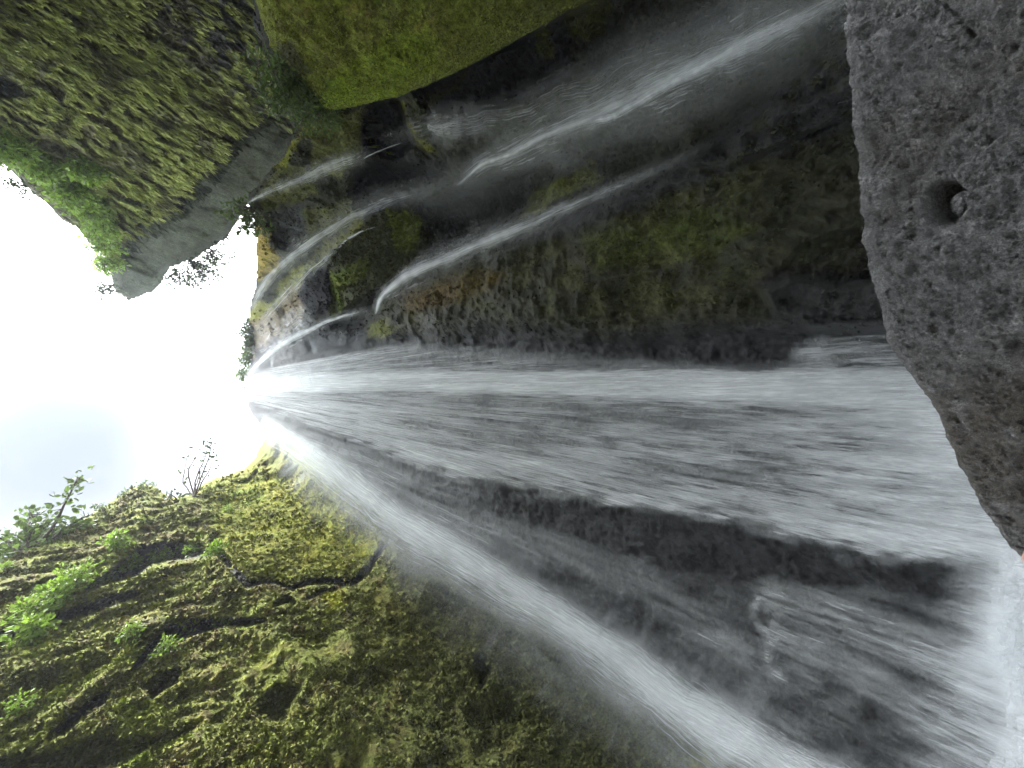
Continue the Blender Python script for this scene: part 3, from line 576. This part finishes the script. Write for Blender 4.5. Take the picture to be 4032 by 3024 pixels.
rib_obj('long white cascade running the length of the shadowed right wall', [
    ((R5, .07, 21, 1.0), dict(wmul=.8)), ((R5, .09, 22, .35), dict(wmul=2.4)), ((R5b, .07, 23, .8), dict(sl=110)), ((R5b, .05, 24, .45), dict(wmul=2.2)), ((R5b, .08, 29, 1.6), dict(wmul=.35, sl=70)),
    ((R5c, .10, 25, 1.0), dict(sl=60)), ((R5d, .02, 26), dict(sl=120)),
    (([(1680, 490, 10, 1.), (1720, 510, 30, .8), (1800, 500, 55, .5), (1950, 450, 70, .25)], .03, 27), dict(sl=60)),
    (([(2750, 290, 10, .5), (2900, 190, 40, .5), (3100, 90, 60, .4), (3300, 0, 70, .3)], .12, 28), {})])
R6 = [(972, 800, 6, .8), (1030, 770, 12, .85), (1100, 738, 18, .8), (1200, 700, 26, .8), (1300, 660, 36, .8), (1400, 625, 38, .7), (1480, 590, 22, .3)]
rib_obj('thin white cascade starting beside the small hanging bush', [((R6, .06, 31, .85), dict(sl=60)), ((R6, .05, 32, .4), dict(wmul=1.8))])
R7 = [(975, 1478, 10, .9), (1040, 1410, 14, .95), (1130, 1345, 15, .95), (1230, 1295, 12, .85), (1300, 1262, 10, .7), (1400, 1232, 12, .6), (1480, 1215, 12, .4)]
R7b = [(1480, 1235, 9, 1.), (1500, 1175, 18, 1.), (1560, 1115, 34, .85), (1650, 1060, 42, .75), (1760, 1015, 44, .6), (1880, 965, 44, .6), (2050, 895, 44, .55), (2300, 790, 40, .4), (2600, 660, 40, .3), (2800, 570, 40, .2)]
R8 = [(1000, 1320, 14, .6), (1080, 1220, 20, .6), (1180, 1110, 22, .6), (1290, 1010, 18, .6), (1350, 950, 12, .5)]
rib_obj('slender cascade bending over a ledge beside the black rock nose', [
    ((R7, .16, 41, 1.0), dict(sl=60)), ((R7, .13, 42, .5), dict(wmul=2.4)), ((R7b, .14, 43, .6), dict(sl=70)), ((R7b, .12, 44, .4), dict(wmul=2.4)), ((R7b, .17, 47, 1.2), dict(wmul=.6))])
rib_obj('sheet of thin water sliding over the ochre slab above the black rock nose', [
    ((R8, .16, 45), dict(wmul=1.6)), (([(1000, 1400, 30, .5), (1080, 1330, 60, .5), (1170, 1260, 60, .5), (1230, 1230, 40, .3)], .16, 46), {})])
for i, (lab, pts) in enumerate([('fine bright trickle in the dark hollow under the shoulder', [(1430, 625, 7, .9), (1480, 600, 5, .9), (1560, 570, 4, .8), (1600, 560, 3, .3)]),
        ('bright trickles dripping from the moss ledge beside the dark nose', [(1330, 980, 5, .9), (1380, 935, 9, 1.), (1440, 905, 5, 1.), (1510, 885, 3, .7)]),
        ('thin trickle glinting on the black rocks beside the boulder', [(3120, 490, 4, .8), (3200, 460, 8, .9), (3280, 415, 10, .9), (3370, 385, 5, .6)])]):
    o = fall_obj('trickle', [ribbon(pts, .16 if i == 1 else .17 if i == 2 else .0, 50+i, 1, 60, 8, 40., 10.), ], M_FALL, lab, 'trickle')
# mist low over the pool
def mist(pts, off, seed, kd):
    V, F, d, uv = ribbon([(x, y, w_*1.7, q_) for x, y, w_, q_ in pts], off, seed, kd, sl=55., sw=30., full=True); v = np.tile(np.linspace(-1, 1, 40), 220); return V, F, d*(1-v*v), uv
MB = [(3990, 2120, 60, .8), (3985, 2300, 90, 1.0), (3990, 2500, 110, 1.0), (4010, 2700, 100, .9), (4030, 3050, 100, .8)]
fall_obj('spray', [mist(MB, .30, 61, .5), mist([(x-60, y, w_*1.6, d*.6) for x, y, w_, d in MB], .22, 62, .6), mist([(x, y, w_, d*1.0) for x, y, w_, d in MB], .4, 63, .45)], M_VEIL,
         'white spray boiling up where the main fall meets the pool', 'spray')

# ------------------------------------------------------------------ foreground boulder
m, t, b = principled('wet_basalt'); L = t.links.new; tc = N(t, 'ShaderNodeTexCoord')
at = N(t, 'ShaderNodeAttribute'); at.attribute_name = 'col'
n1 = N(t, 'ShaderNodeTexNoise', Scale=22.0, Detail=12.0, Roughness=.75); n2 = N(t, 'ShaderNodeTexNoise', Scale=110.0, Detail=6.0, Roughness=.8)
for n in (n1, n2): L(tc.outputs['Object'], n.inputs['Vector'])
r = N(t, 'ShaderNodeMapRange'); r.inputs['From Min'].default_value = .3; r.inputs['From Max'].default_value = .7; r.inputs['To Min'].default_value = .45; r.inputs['To Max'].default_value = 1.6
L(n1.outputs['Fac'], r.inputs['Value']); mu = N(t, 'ShaderNodeVectorMath'); mu.operation = 'SCALE'; L(at.outputs['Color'], mu.inputs[0]); L(r.outputs[0], mu.inputs['Scale'])
v1 = N(t, 'ShaderNodeTexNoise', Scale=85.0, Detail=7.0, Roughness=.85); L(tc.outputs['Object'], v1.inputs['Vector'])
rs = N(t, 'ShaderNodeMapRange'); rs.inputs['From Min'].default_value = .38; rs.inputs['From Max'].default_value = .64; rs.inputs['To Min'].default_value = .12; rs.inputs['To Max'].default_value = 2.5  # wide speckle range paints wet glints and dark pits into the colour
L(v1.outputs['Fac'], rs.inputs['Value']); mu2 = N(t, 'ShaderNodeVectorMath'); mu2.operation = 'SCALE'; L(mu.outputs[0], mu2.inputs[0]); L(rs.outputs[0], mu2.inputs['Scale'])
L(mu2.outputs[0], b.inputs['Base Color']); b.inputs['Roughness'].default_value = .16; b.inputs['Specular IOR Level'].default_value = 1.0; b.inputs['IOR'].default_value = 1.6
b1 = N(t, 'ShaderNodeBump'); b1.inputs['Strength'].default_value = .9; b1.inputs['Distance'].default_value = .06
b2 = N(t, 'ShaderNodeBump'); b2.inputs['Strength'].default_value = 1.0; b2.inputs['Distance'].default_value = .045
L(n1.outputs['Fac'], b1.inputs['Height']); L(n2.outputs['Fac'], b2.inputs['Height']); L(b1.outputs[0], b2.inputs['Normal']); L(b2.outputs[0], b.inputs['Normal']); b.inputs['Coat Weight'].default_value = 1; b.inputs['Coat Roughness'].default_value = .07; L(b2.outputs[0], b.inputs['Coat Normal'])
M_BOULDER = m
EDGE = [(-700, 3280), (-300, 3310), (0, 3338), (100, 3335), (180, 3335), (350, 3362), (600, 3385), (800, 3400), (1000, 3410), (1200, 3470), (1370, 3510), (1450, 3580), (1600, 3680), (1850, 3800), (2000, 3880), (2100, 3950), (2180, 4010), (2240, 4060), (2300, 4110)]
nv, nu = 1000, 560
vy = np.linspace(-700, 2300, nv); ex = np.interp(vy, [e[0] for e in EDGE], [e[1] for e in EDGE])
ex = ex+10*fbm(p3(vy, 0*vy)/55, 4, 130)+4*fbm(p3(vy, 0*vy)/14, 3, 131)
u = np.linspace(0, 1, nu)
right = np.maximum(ex+60, 4420.)
PX = ex[:, None]+(right-ex)[:, None]*(1-u[None])**1.0; PY = vy[:, None]*np.ones((1, nu))
tt = np.interp(vy, [-700, 0, 1000, 1600, 2300], [2.0, 1.72, 1.62, 1.6, 1.65])[:, None]
tn = np.interp(vy, [-700, 0, 1000, 1600, 2300], [1.2, 1.08, 1.02, 1.05, 1.25])[:, None]
T = tn+(tt-tn)*(u[None]**1.15)
PXr, PYr, Tr = PX.ravel(), PY.ravel(), T.ravel()
V = world(PXr, PYr, Tr)
d = .09*fbm(V*2.2, 4, 133)+.045*fbm(V*[7, 9, 9], 5, 134, ridge=True)+.017*fbm(V*[30, 45, 45], 4, 135)+.013*fbm(V*95, 3, 136)
hole = np.hypot((PXr-3758), (PYr-800)*.85)
d = d-.085*sstep(86, 50, hole)+.012*np.exp(-((hole-100)/18)**2)
for hx, hy, hr, hd in [(3860, 130, 40, .02), (3490, 400, 26, .015), (3560, 860, 16, .015), (3600, 1130, 18, .012), (3900, 1750, 26, .012), (3700, 60, 30, .012), (3960, 1150, 30, .014)]:
    d -= hd*np.exp(-(np.hypot(PXr-hx, PYr-hy)/hr)**2)
for pts_, w_, dp_ in [([(3700, -20), (3790, 60), (3850, 100), (3870, 150)], 7, .03), ([(3400, 330), (3500, 420), (3560, 560)], 6, .02), ([(3560, 640), (3640, 900), (3600, 1100)], 5, .012), ([(3480, 1000), (3620, 1120), (3700, 1300), (3900, 1500)], 6, .018), ([(3950, 300), (3900, 520), (3960, 700)], 6, .02)]:
    wq = 22*fbm(p3(PXr, PYr)/60, 4, 137); d -= .45*dp_*np.exp(-(np.maximum(sline(PXr+wq, PYr-wq, pts_, 0), 0)/(w_*1.6))**2)
fade = (1-sstep(.93, 1, np.tile(u, nv)))
V = V+np.array([0, -.82, .55])*(d*(.35+.65*fade))[:, None]
# roll over the back and down into the stream
back = []
top = V.reshape(nv, nu, 3)[:, -1]
for k, (dy, dz) in enumerate([(.06, -.01), (.16, -.05), (.30, -.18), (.42, -.45), (.46, -.9), (.46, -1.8)]):
    q_ = top.copy(); q_[:, 1] += dy; q_[:, 2] += dz; q_ += .02*fbm(q_*6, 3, 140+k)[:, None]; back.append(q_)
G = np.concatenate([V.reshape(nv, nu, 3), np.stack(back, 1)], 1); ntot = G.shape[1]
near = G[:, :1].copy(); n1_, n2_ = near.copy(), near.copy(); n1_[..., 2] -= .3; n1_[..., 1] -= .1; n2_[..., 2] -= 1.6; n2_[..., 1] -= .15
G = np.concatenate([n2_, n1_, G], 1); ntot += 2
for kk, (dx, dz) in enumerate([(-.05, -.12), (-.1, -.5), (-.12, -1.8)]):   # the end by the pool
    e = G[-1:].copy() if kk == 0 else last.copy()
    if kk == 0: last = e.copy()
    e = last.copy(); e[..., 0] += dx; e[..., 2] += dz; G = np.concatenate([G, e], 0)
pxc = np.interp(np.linspace(0, 1, G.shape[0]), np.linspace(0, 1, nv), vy)
Vb = G.reshape(-1, 3); n = fbm(Vb*3, 5, 150); nb = fbm(Vb*9, 4, 151)
col = np.tile(C(.125, .123, .125), (len(Vb), 1)); mo = np.zeros(len(Vb))
br = sstep(1250, 1650, np.repeat(pxc, ntot)+160*n); col, mo = mixc(col, mo, br*.85, C(.075, .056, .034), 0)
col, mo = mixc(col, mo, sstep(.05, .4, n)*.5*(1-br), C(.10, .088, .068), 0)
col, mo = mixc(col, mo, sstep(.1, .4, nb)*.5, C(.27, .265, .27), 0)
bo = mesh_obj('boulder', Vb, grid_faces(G.shape[0], ntot), M_BOULDER, attrs={'col': col})
tag(bo, 'large wet pitted grey boulder filling the foreground beside the falls', 'boulder')
# the round stone wedged in its pothole
c0 = world(np.array([3752.]), np.array([805.]), np.array([1.08]))[0]
uu, vv2 = np.meshgrid(np.linspace(0, 2*math.pi, 49), np.linspace(0, math.pi, 33)); sp = np.stack([np.cos(uu)*np.sin(vv2), np.sin(uu)*np.sin(vv2), np.cos(vv2)], -1).reshape(-1, 3)
# the depth of the boulder under that pixel
iv = int(np.argmin(np.abs(vy-800))); iu = int(np.argmin(np.abs(PX[iv]-3758))); c0 = V.reshape(nv, nu, 3)[iv, iu]
rr_ = .044*(1+.22*fbm(sp*2.2, 4, 160))[:, None]
mesh_obj('pebble', sp*rr_*[1, .9, .7]+c0+np.array([0, -.006, .004]), grid_faces(33, 49), M_BOULDER, bo, {'col': np.tile(C(.27, .27, .275), (len(sp), 1))})

exec_plants = True
# ------------------------------------------------------------------ plants
def leaf_mat(name, col, trans=.35):
    m, t, b = principled(name); L = t.links.new
    at = N(t, 'ShaderNodeAttribute'); at.attribute_name = 'tint'
    r = N(t, 'ShaderNodeMapRange'); r.inputs['To Min'].default_value = .55; r.inputs['To Max'].default_value = 1.5; L(at.outputs['Fac'], r.inputs['Value'])
    mu = N(t, 'ShaderNodeVectorMath'); mu.operation = 'SCALE'; mu.inputs[0].default_value = col; L(r.outputs[0], mu.inputs['Scale'])
    L(mu.outputs[0], b.inputs['Base Color']); b.inputs['Roughness'].default_value = .45
    tr = N(t, 'ShaderNodeBsdfTranslucent'); L(mu.outputs[0], tr.inputs[0]); mxs = N(t, 'ShaderNodeMixShader'); mxs.inputs[0].default_value = trans
    L(b.outputs[0], mxs.inputs[1]); L(tr.outputs[0], mxs.inputs[2]); L(mxs.outputs[0], t.nodes['Material Output'].inputs['Surface'])
    return m
M_LEAF = leaf_mat('fresh_leaf', (.22, .34, .05)); M_DARKLEAF = leaf_mat('dark_leaf', (.05, .08, .025), .25); M_MIDLEAF = leaf_mat('mid_leaf', (.09, .14, .03))
m, t, b = principled('bark'); b.inputs['Base Color'].default_value = (.07, .055, .04, 1); b.inputs['Roughness'].default_value = .9; M_BARK = m
def leaves(centers, dirs, size, aspect=.5, r=rng):
    """folded six sided leaves: V, F, tint"""
    n = len(centers); d = dirs/np.linalg.norm(dirs, axis=1)[:, None]; rnd = r.normal(size=(n, 3)); s = np.cross(d, rnd); s /= np.linalg.norm(s, axis=1)[:, None]+1e-9
    up = np.cross(d, s); sz = (size*r.uniform(.65, 1.3, n))[:, None]
    P = [centers, centers+(d*.35+s*aspect*.5+up*.06)*sz, centers+(d*.75+s*aspect*.38+up*.04)*sz, centers+d*sz-up*.08*sz, centers+(d*.75-s*aspect*.38+up*.04)*sz, centers+(d*.35-s*aspect*.5+up*.06)*sz]
    V = np.stack(P, 1).reshape(-1, 3); i = np.arange(n)[:, None]*6
    F = np.concatenate([i+np.array([[0, 1, 2, 3]]), i+np.array([[0, 3, 4, 5]])], 0)
    return V, F, np.repeat(r.uniform(0, 1, n), 6)
def tube(P, R, k=5):
    P = np.asarray(P); R = np.asarray(R); T_ = np.gradient(P, axis=0); T_ /= np.linalg.norm(T_, axis=1)[:, None]+1e-9
    a = np.cross(T_, [.31, .17, .93]); a /= np.linalg.norm(a, axis=1)[:, None]+1e-9; b_ = np.cross(T_, a); th = np.linspace(0, 2*math.pi, k, endpoint=False)
    V = P[:, None]+(a[:, None]*np.cos(th)[None, :, None]+b_[:, None]*np.sin(th)[None, :, None])*R[:, None, None]
    n = len(P); F = []
    for i in range(n-1):
        for j in range(k): F.append([i*k+j, i*k+(j+1) % k, (i+1)*k+(j+1) % k, (i+1)*k+j])
    return V.reshape(-1, 3), np.array(F)
def plant(name, label, cat, base, grow, h, spread, nbranch, nleaf, lsize, mat, group=None, aspect=.5, trunk_r=.02, droop=0., stemname='stem', leafname='foliage', gap=.15):
    base = np.asarray(base, float); grow = np.asarray(grow, float); grow /= np.linalg.norm(grow)
    root = bpy.data.objects.new(name, None); S.collection.objects.link(root); root.location = base; root.empty_display_size = .1
    tag(root, label, cat, group)
    BV, BF, off = [], [], 0; LC, LD = [], []
    for k in range(nbranch):
        d0 = grow+rng.normal(size=3)*spread; d0 /= np.linalg.norm(d0); ln = h*rng.uniform(.55, 1.05); n = 9
        p = np.zeros(3); pts = [p.copy()]; d = d0.copy()
        for i in range(n-1):
            d = d+rng.normal(size=3)*.16+np.array([0, 0, -droop*.12]); d /= np.linalg.norm(d); p = p+d*ln/(n-1); pts.append(p.copy())
        pts = np.array(pts); V_, F_ = tube(pts, np.linspace(trunk_r, trunk_r*.25, n)); BV.append(V_); BF.append(F_+off); off += len(V_)
        for j in range(nleaf):
            f = rng.uniform(gap, 1)**.8*(n-1); i = min(int(f), n-2); c = pts[i]+(pts[i+1]-pts[i])*(f-i)
            tw = rng.normal(size=3); tw /= np.linalg.norm(tw); L_ = lsize*rng.uniform(.3, 1.8)*2*(1.15-f/(n-1)*.7)
            e = c+tw*L_
            if j % 3 == 0:
                V_, F_ = tube(np.array([c, (c+e)/2+rng.normal(size=3)*lsize*.2, e]), np.array([.3, .2, .12])*trunk_r, 3); BV.append(V_); BF.append(F_+off); off += len(V_)
            for q_ in range(2): LC.append(e+rng.normal(size=3)*lsize*.35); LD.append(tw+rng.normal(size=3)*.6+np.array([0, 0, -droop]))
    mesh_obj(stemname, np.concatenate(BV), np.concatenate(BF), M_BARK, root)
    V_, F_, ti = leaves(np.array(LC), np.array(LD), lsize, aspect); mesh_obj(leafname, V_, F_, mat, root, {'tint': ti}, smooth=False)
    return root
def onleft(px, py, lift=.02):
    a_, b_ = np.array([float(px)]), np.array([float(py)]); return world(a_, b_, left_t(a_, b_, np.array([-200.]))*(1-lift))[0]
def onright(px, py, lift=.02):
    a_, b_ = np.array([float(px)]), np.array([float(py)]); return world(a_, b_, right_t(a_, b_, np.array([-200.]))*(1-lift))[0]
def onA(px, py, lift=.01):
    a_, b_ = np.array([float(px)]), np.array([float(py)]); return world(a_, b_, A_t(a_, b_, np.array([-200.]))*(1-lift))[0]
def onB(px, py, lift=.01):
    a_, b_ = np.array([float(px)]), np.array([float(py)]); return world(a_, b_, B_t(a_, b_, np.array([-200.]))*(1-lift))[0]
G1 = 'leafy plants in the band of greenery on the left cliff'
for lab, x, y, s in [('bright leafy plant growing from the top right of the green band', 790, 2150, 1.0), ('spiky leafy plant beside the dark recess', 850, 2180, .55),
      ('wide leafy plant beside the recess, in the middle of the green band', 630, 2210, 1.1), ('plant with big pale leaves jutting over the recess rim', 500, 2235, 1.0),
      ('densest leafy plant of the green band', 400, 2290, 1.35), ('round leafy plant where the green band starts to narrow', 300, 2290, 1.2),
      ('leafy plant left of centre in the green band', 215, 2350, 1.1), ('loose low leafy plant trailing below the green band', 120, 2420, .9),
      ('bright leafy plant at the left border of the picture', 10, 2520, 1.4), ('yellow-green leafy plant trailing on the moss rib near the left border', 110, 2500, .8),
      ('small sprig of leaves on the moss above the green band', 460, 2140, .8)]:
    plant('leafy_plant', lab, 'plant', onleft(x, y), (.8, .1, .55), .5*s, .8, 12, 14, .145, M_LEAF, G1, aspect=.5, trunk_r=.012)
plant('leafy_plant', 'single yellow-green sapling standing out before the dark cleft', 'plant', onleft(755, 2490), (.75, -.1, .6), .8, .25, 4, 22, .10, leaf_mat('yellow_leaf', (.30, .40, .03)), None, trunk_r=.012)
for lab, x, y, s in [('low leafy plant under the yellow-green sapling', 650, 2560, .7), ('small fern tuft on the rounded moss hump', 880, 2460, .6), ('ferny plant low on the left border', 80, 2790, .9),
                     ('small round clump of leaves on the ledge edge', 510, 2490, .5), ('bushy patch of leaves on the upper left slope', 20, 2240, .7), ('green shrub low on the slope near the bare branches', 900, 2010, .7)]:
    plant('leafy_plant', lab, 'plant', onleft(x, y), (.8, .1, .55), .3*s, .8, 8, 10, .09, M_LEAF, 'scattered leafy plants on the left cliff', trunk_r=.01)
def rimpt(px, py, back=.4):
    p = onleft(px, py, 0); return p+np.array([-back, 0, 0])
plant('tree', 'leafy tree standing against the sky at the left border', 'tree', rimpt(60, 2200), (.3, .3, 1), 4.6, .3, 14, 50, .24, M_MIDLEAF, None, .6, .09, stemname='trunk', leafname='crown')
plant('shrub', 'sparse branching shrub silhouetted on the ridge against white sky', 'shrub', onleft(765, 1955, 0), (.35, .12, 1), 4.4, .42, 8, 7, .22, M_DARKLEAF, None, .6, .05, gap=.4)
plant('shrub', 'low twiggy shrub at the notch of the ridge', 'shrub', onleft(700, 1975, 0), (.4, -.1, .6), 1.2, .6, 6, 9, .16, M_DARKLEAF, None, .6, .04)
for lab, x, y, s in [('tuft of leaves crowning the ridge peak', 565, 1915, .9), ('tuft on the ridge left of the peak', 490, 1945, .7), ('little bush halfway along the left skyline', 400, 2010, .8),
                     ('thin bush low on the left skyline', 275, 2080, .8), ('isolated sprig on the skyline beside the tree', 180, 2115, .8)]:
    plant('shrub', lab, 'shrub', onleft(x, y+12, 0), (.45, 0, 1), .9*s, .5, 6, 10, .12, M_MIDLEAF, 'small shrubs along the left skyline', .5, .02)
# lip shrubs
for lab, x, y, s, mt in [('dark bush on the lip between the cascade and the main fall', 985, 1300, 1.0, M_DARKLEAF), ('dark bush hanging lowest over the ochre slab lip', 990, 1350, .8, M_DARKLEAF),
                     ('rounder green bush nearest the main fall lip', 975, 1405, 1.0, M_MIDLEAF), ('small green bush above the spout of the main fall', 965, 1475, .9, M_MIDLEAF)]:
    plant('bush', lab, 'bush', onright(x+8, y, 0)+np.array([0, .4, 0]), (0, -.25, 1), 2.0*s, .55, 14, 30, .24, mt, 'bushes on the lip of the gorge', .6, .05)
plant('bush', 'small green bush on the tip beside the thin cascade', 'bush', onright(985, 815, .02), (-.3, 0, 1), 1.3, .6, 12, 26, .16, M_MIDLEAF, None, .55, .03)
plant('bush', 'bush hanging under the far overhanging cliff against the sky', 'bush', onA(745, 1025, 0), (-.9, .5, -.1), 2.9, .6, 16, 24, .2, M_DARKLEAF, None, .6, .04, droop=.1)
plant('bush', 'smaller bush on the underside of the overhang, nearer its tip', 'bush', onA(690, 1070, 0), (-.9, .3, -.1), 2.0, .6, 12, 20, .18, M_DARKLEAF, None, .6, .03)
plant('bush', 'sparse twiggy bush on the underside of the overhang, nearest the thin cascade', 'bush', onA(830, 985, 0), (-.9, .5, -.1), 1.9, .6, 12, 18, .17, M_DARKLEAF, None, .6, .03)
plant('bush', 'tuft of twigs beside the tip of the overhanging cliff', 'bush', onA(450, 1120, 0), (-.6, -.6, .3), 1.8, .6, 8, 16, .22, M_DARKLEAF, None, .6, .03)
plant('bush', 'wisp of twigs on the lower skyline of the overhanging cliff', 'bush', onA(100, 730, 0), (-.8, -.5, .1), .8, .6, 8, 12, .13, M_DARKLEAF, None, .6, .02)
for k, (x, y, s, lab) in enumerate([(20, 560, 1, 'leafy clump at the left border on the overhanging cliff'), (90, 590, 1, 'leafy clump second from the border on the overhanging cliff'), (160, 640, 1.1, 'leafy clump where the bright belt starts to widen'),
        (230, 700, 1.2, 'leafy clump in the widening of the bright belt'), (290, 740, 1.2, 'fresh green clump at the centre of the bright belt'), (350, 800, 1.3, 'leafy clump just past the centre of the bright belt'),
        (390, 870, 1.2, 'leafy clump on the bulge of the bright belt'), (400, 940, 1.2, 'leafy clump just above the bare tip of the overhang'), (430, 1020, 1., 'leafy clump at the very end of the bright belt'), (330, 650, .8, 'outlying leafy clump among the hanging moss')]):
    plant('leafy_plant', lab, 'plant', onA(x, y), (-.7, .1, .1), 1.0*s, .9, 14, 26, .20, M_LEAF, 'leafy clumps in the bright belt on the overhanging cliff', .55, .02)
for lab, x, y, s in [('large feathery fern in the notch beside the green shoulder', 1030, 250, 1.0), ('fern just below the large feathery fern', 1090, 300, .9), ('little bright fern before the black notch', 1225, 415, .35), ('fern hanging at the middle of the notch', 1180, 350, .6)]:
    plant('fern', lab, 'fern', onB(x+40, y-10, -.12), (-.75, .2, -.05), 1.3*s, .45, 12, 34, .12, M_MIDLEAF, 'ferns in the notch beside the green shoulder', .35, .012, droop=.5, stemname='stalk', leafname='frond')

# ------------------------------------------------------------------ the photographer's hand, one fingertip just inside the frame
import bmesh
m, t, b = principled('skin'); b.inputs['Base Color'].default_value = (.62, .33, .25, 1); b.inputs['Roughness'].default_value = .5; b.inputs['Subsurface Weight'].default_value = .1
def hand():
    tip = world(np.array([4017.]), np.array([2232.]), np.array([.13]))[0]; base = tip+np.array([.005, -.01, -.105])
    J, E, Rr = [], [], []
    def add(p, r, par):
        J.append(tuple(p)); Rr.append(r); k = len(J)-1
        if par is not None: E.append((par, k))
        return k
    wrist = add(base+np.array([0, -.05, -.10]), .026, None); arm = add(base+np.array([0, -.10, -.30]), .036, wrist)
    palm = add(base+np.array([0, -.03, -.045]), .030, wrist)
    for i, (dx, ln) in enumerate([(-.03, .058), (-.01, .066), (0.0, .0), (.032, .052)]):
        if i == 2:
            k = add(base+np.array([.012, -.004, 0]), .011, palm); k = add(base+np.array([.010, .012, .045]), .0092, k); k = add(base+np.array([.007, .012, .078]), .0085, k); add(tip, .0066, k)
        else:
            k = add(base+np.array([dx, -.006, -.004]), .0105, palm); k = add(base+np.array([dx*1.05, .026, .006+ln*.2]), .009, k); k = add(base+np.array([dx*1.05, .036, -.016]), .0085, k); add(base+np.array([dx, .020, -.032]), .007, k)
    k = add(base+np.array([-.038, -.02, -.05]), .013, palm); k = add(base+np.array([-.052, .012, -.03]), .0105, k); add(base+np.array([-.040, .036, -.020]), .009, k)
    me = bpy.data.meshes.new('person'); me.from_pydata(J, E, []); o = bpy.data.objects.new('person', me); S.collection.objects.link(o)
    sk = o.modifiers.new('skin', 'SKIN'); sk.use_smooth_shade = True; sub = o.modifiers.new('sub', 'SUBSURF'); sub.levels = sub.render_levels = 2
    bm = bmesh.new(); bm.from_mesh(me); lay = bm.verts.layers.skin.verify(); bm.verts.ensure_lookup_table()
    for i, vv in enumerate(bm.verts): vv[lay].radius = (Rr[i], Rr[i]); vv[lay].use_root = (i == 0)
    bm.to_mesh(me); bm.free(); me.materials.append(m)
    dg = bpy.context.evaluated_depsgraph_get(); me2 = bpy.data.meshes.new_from_object(o.evaluated_get(dg)); o.modifiers.clear(); o.data = me2
    tag(o, 'pink fingertip of the person taking the picture, at the lower right border', 'person')
hand()

# ------------------------------------------------------------------ moss tufts covering the cliffs
def tufts(name, n, region, tfn, colfn, size, dirv, label, jit=.5, td=False, gain=1.):
    xs = rng.uniform(region[0], region[1], n*2); ys = rng.uniform(region[2], region[3], n*2)
    ok = region[4](xs, ys) < -10; xs, ys = xs[ok][:n], ys[ok][:n]
    t_ = tfn(xs, ys, np.full(len(xs), -200.)); V_ = world(xs, ys, t_); col, moss = colfn(xs, ys, V_)
    k = rng.uniform(0, 1, len(xs)) < moss*.9*sstep(-.55, .15, fbm(V_*.9, 4, 200))+.02
    if td: k &= rng.uniform(0, 1, len(xs)) < sstep(-.1, .35, tend(xs, ys)+.6*fbm(p3(xs, ys)/90, 4, 80))
    xs, ys, t_, V_, col = xs[k], ys[k], t_[k], V_[k], col[k]
    to = (CAM-V_); to /= np.linalg.norm(to, axis=1)[:, None]
    d = to*.7+np.asarray(dirv)+rng.normal(size=V_.shape)*jit; sz = size*(t_/10)**.75*rng.uniform(.45, 1.3, len(xs))
    LV, LF, ti = leaves(V_-to*.01, d if not td else d-to*.6, sz*(2 if td else 1), .16 if td else .5); c = np.repeat(col*rng.uniform(.75, 1.45, len(col))[:, None], 6, 0)
    o = mesh_obj(name, LV, LF, M_TUFT, None, {'col': np.clip(c*gain, 0, .6)}, smooth=False); tag(o, label, 'moss', None, 'stuff'); return o
m, t, b = principled('moss_tuft'); at = N(t, 'ShaderNodeAttribute'); at.attribute_name = 'col'; t.links.new(at.outputs['Color'], b.inputs['Base Color']); b.inputs['Roughness'].default_value = .8
b.inputs['Specular IOR Level'].default_value = .2; M_TUFT = m
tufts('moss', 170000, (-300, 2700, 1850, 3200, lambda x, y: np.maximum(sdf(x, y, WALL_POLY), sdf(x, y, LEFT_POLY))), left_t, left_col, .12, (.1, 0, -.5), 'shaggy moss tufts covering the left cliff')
tufts('moss', 12000, (1240, 1900, 800, 1270, lambda x, y: sdf(x, y, [(1240, 1250), (1290, 1000), (1500, 820), (1900, 700), (1900, 950), (1450, 1170)])), right_t, right_col, .15, (0, 0, -.3), 'bushy moss on the outcrop beside the black rock nose')
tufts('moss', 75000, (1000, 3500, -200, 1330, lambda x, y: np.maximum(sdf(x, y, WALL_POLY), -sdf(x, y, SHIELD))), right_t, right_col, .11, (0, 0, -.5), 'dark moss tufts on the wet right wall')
tufts('moss', 70000, (-300, 1150, -300, 1150, lambda x, y: np.maximum(sdf(x, y, A_POLY), -sdf(x, y, GREY_FACE)-50-50*tend(x, y))), A_t, A_col, .11, (-.75, .8, -.8), 'hanging moss strands on the far overhanging cliff', .22, td=True)
tufts('moss', 34000, (1000, 2500, -200, 460, lambda x, y: sdf(x, y, SHIELD)), B_t, B_col, .075, (0, 0, -.4), 'short moss on the green shoulder of rock')

# ------------------------------------------------------------------ mist in the air of the gorge
HZ = .002
if HZ:
    x0, x1, y0, y1, z0, z1 = -62, 62, -62, 62, -2, 72
    V_ = [(x, y, z) for x in (x0, x1) for y in (y0, y1) for z in (z0, z1)]
    hz = mesh_obj('haze', V_, [(0, 1, 3, 2), (4, 6, 7, 5), (0, 4, 5, 1), (2, 3, 7, 6), (0, 2, 6, 4), (1, 5, 7, 3)], None, smooth=False)
    m = bpy.data.materials.new('mist'); m.use_nodes = True; t = m.node_tree; t.nodes.clear()
    pv = N(t, 'ShaderNodeVolumePrincipled'); pv.inputs['Color'].default_value = (.9, .95, 1, 1); pv.inputs['Density'].default_value = HZ
    oo = N(t, 'ShaderNodeOutputMaterial'); t.links.new(pv.outputs[0], oo.inputs['Volume']); hz.data.materials.append(m)
    tag(hz, None, None, None, 'stuff')
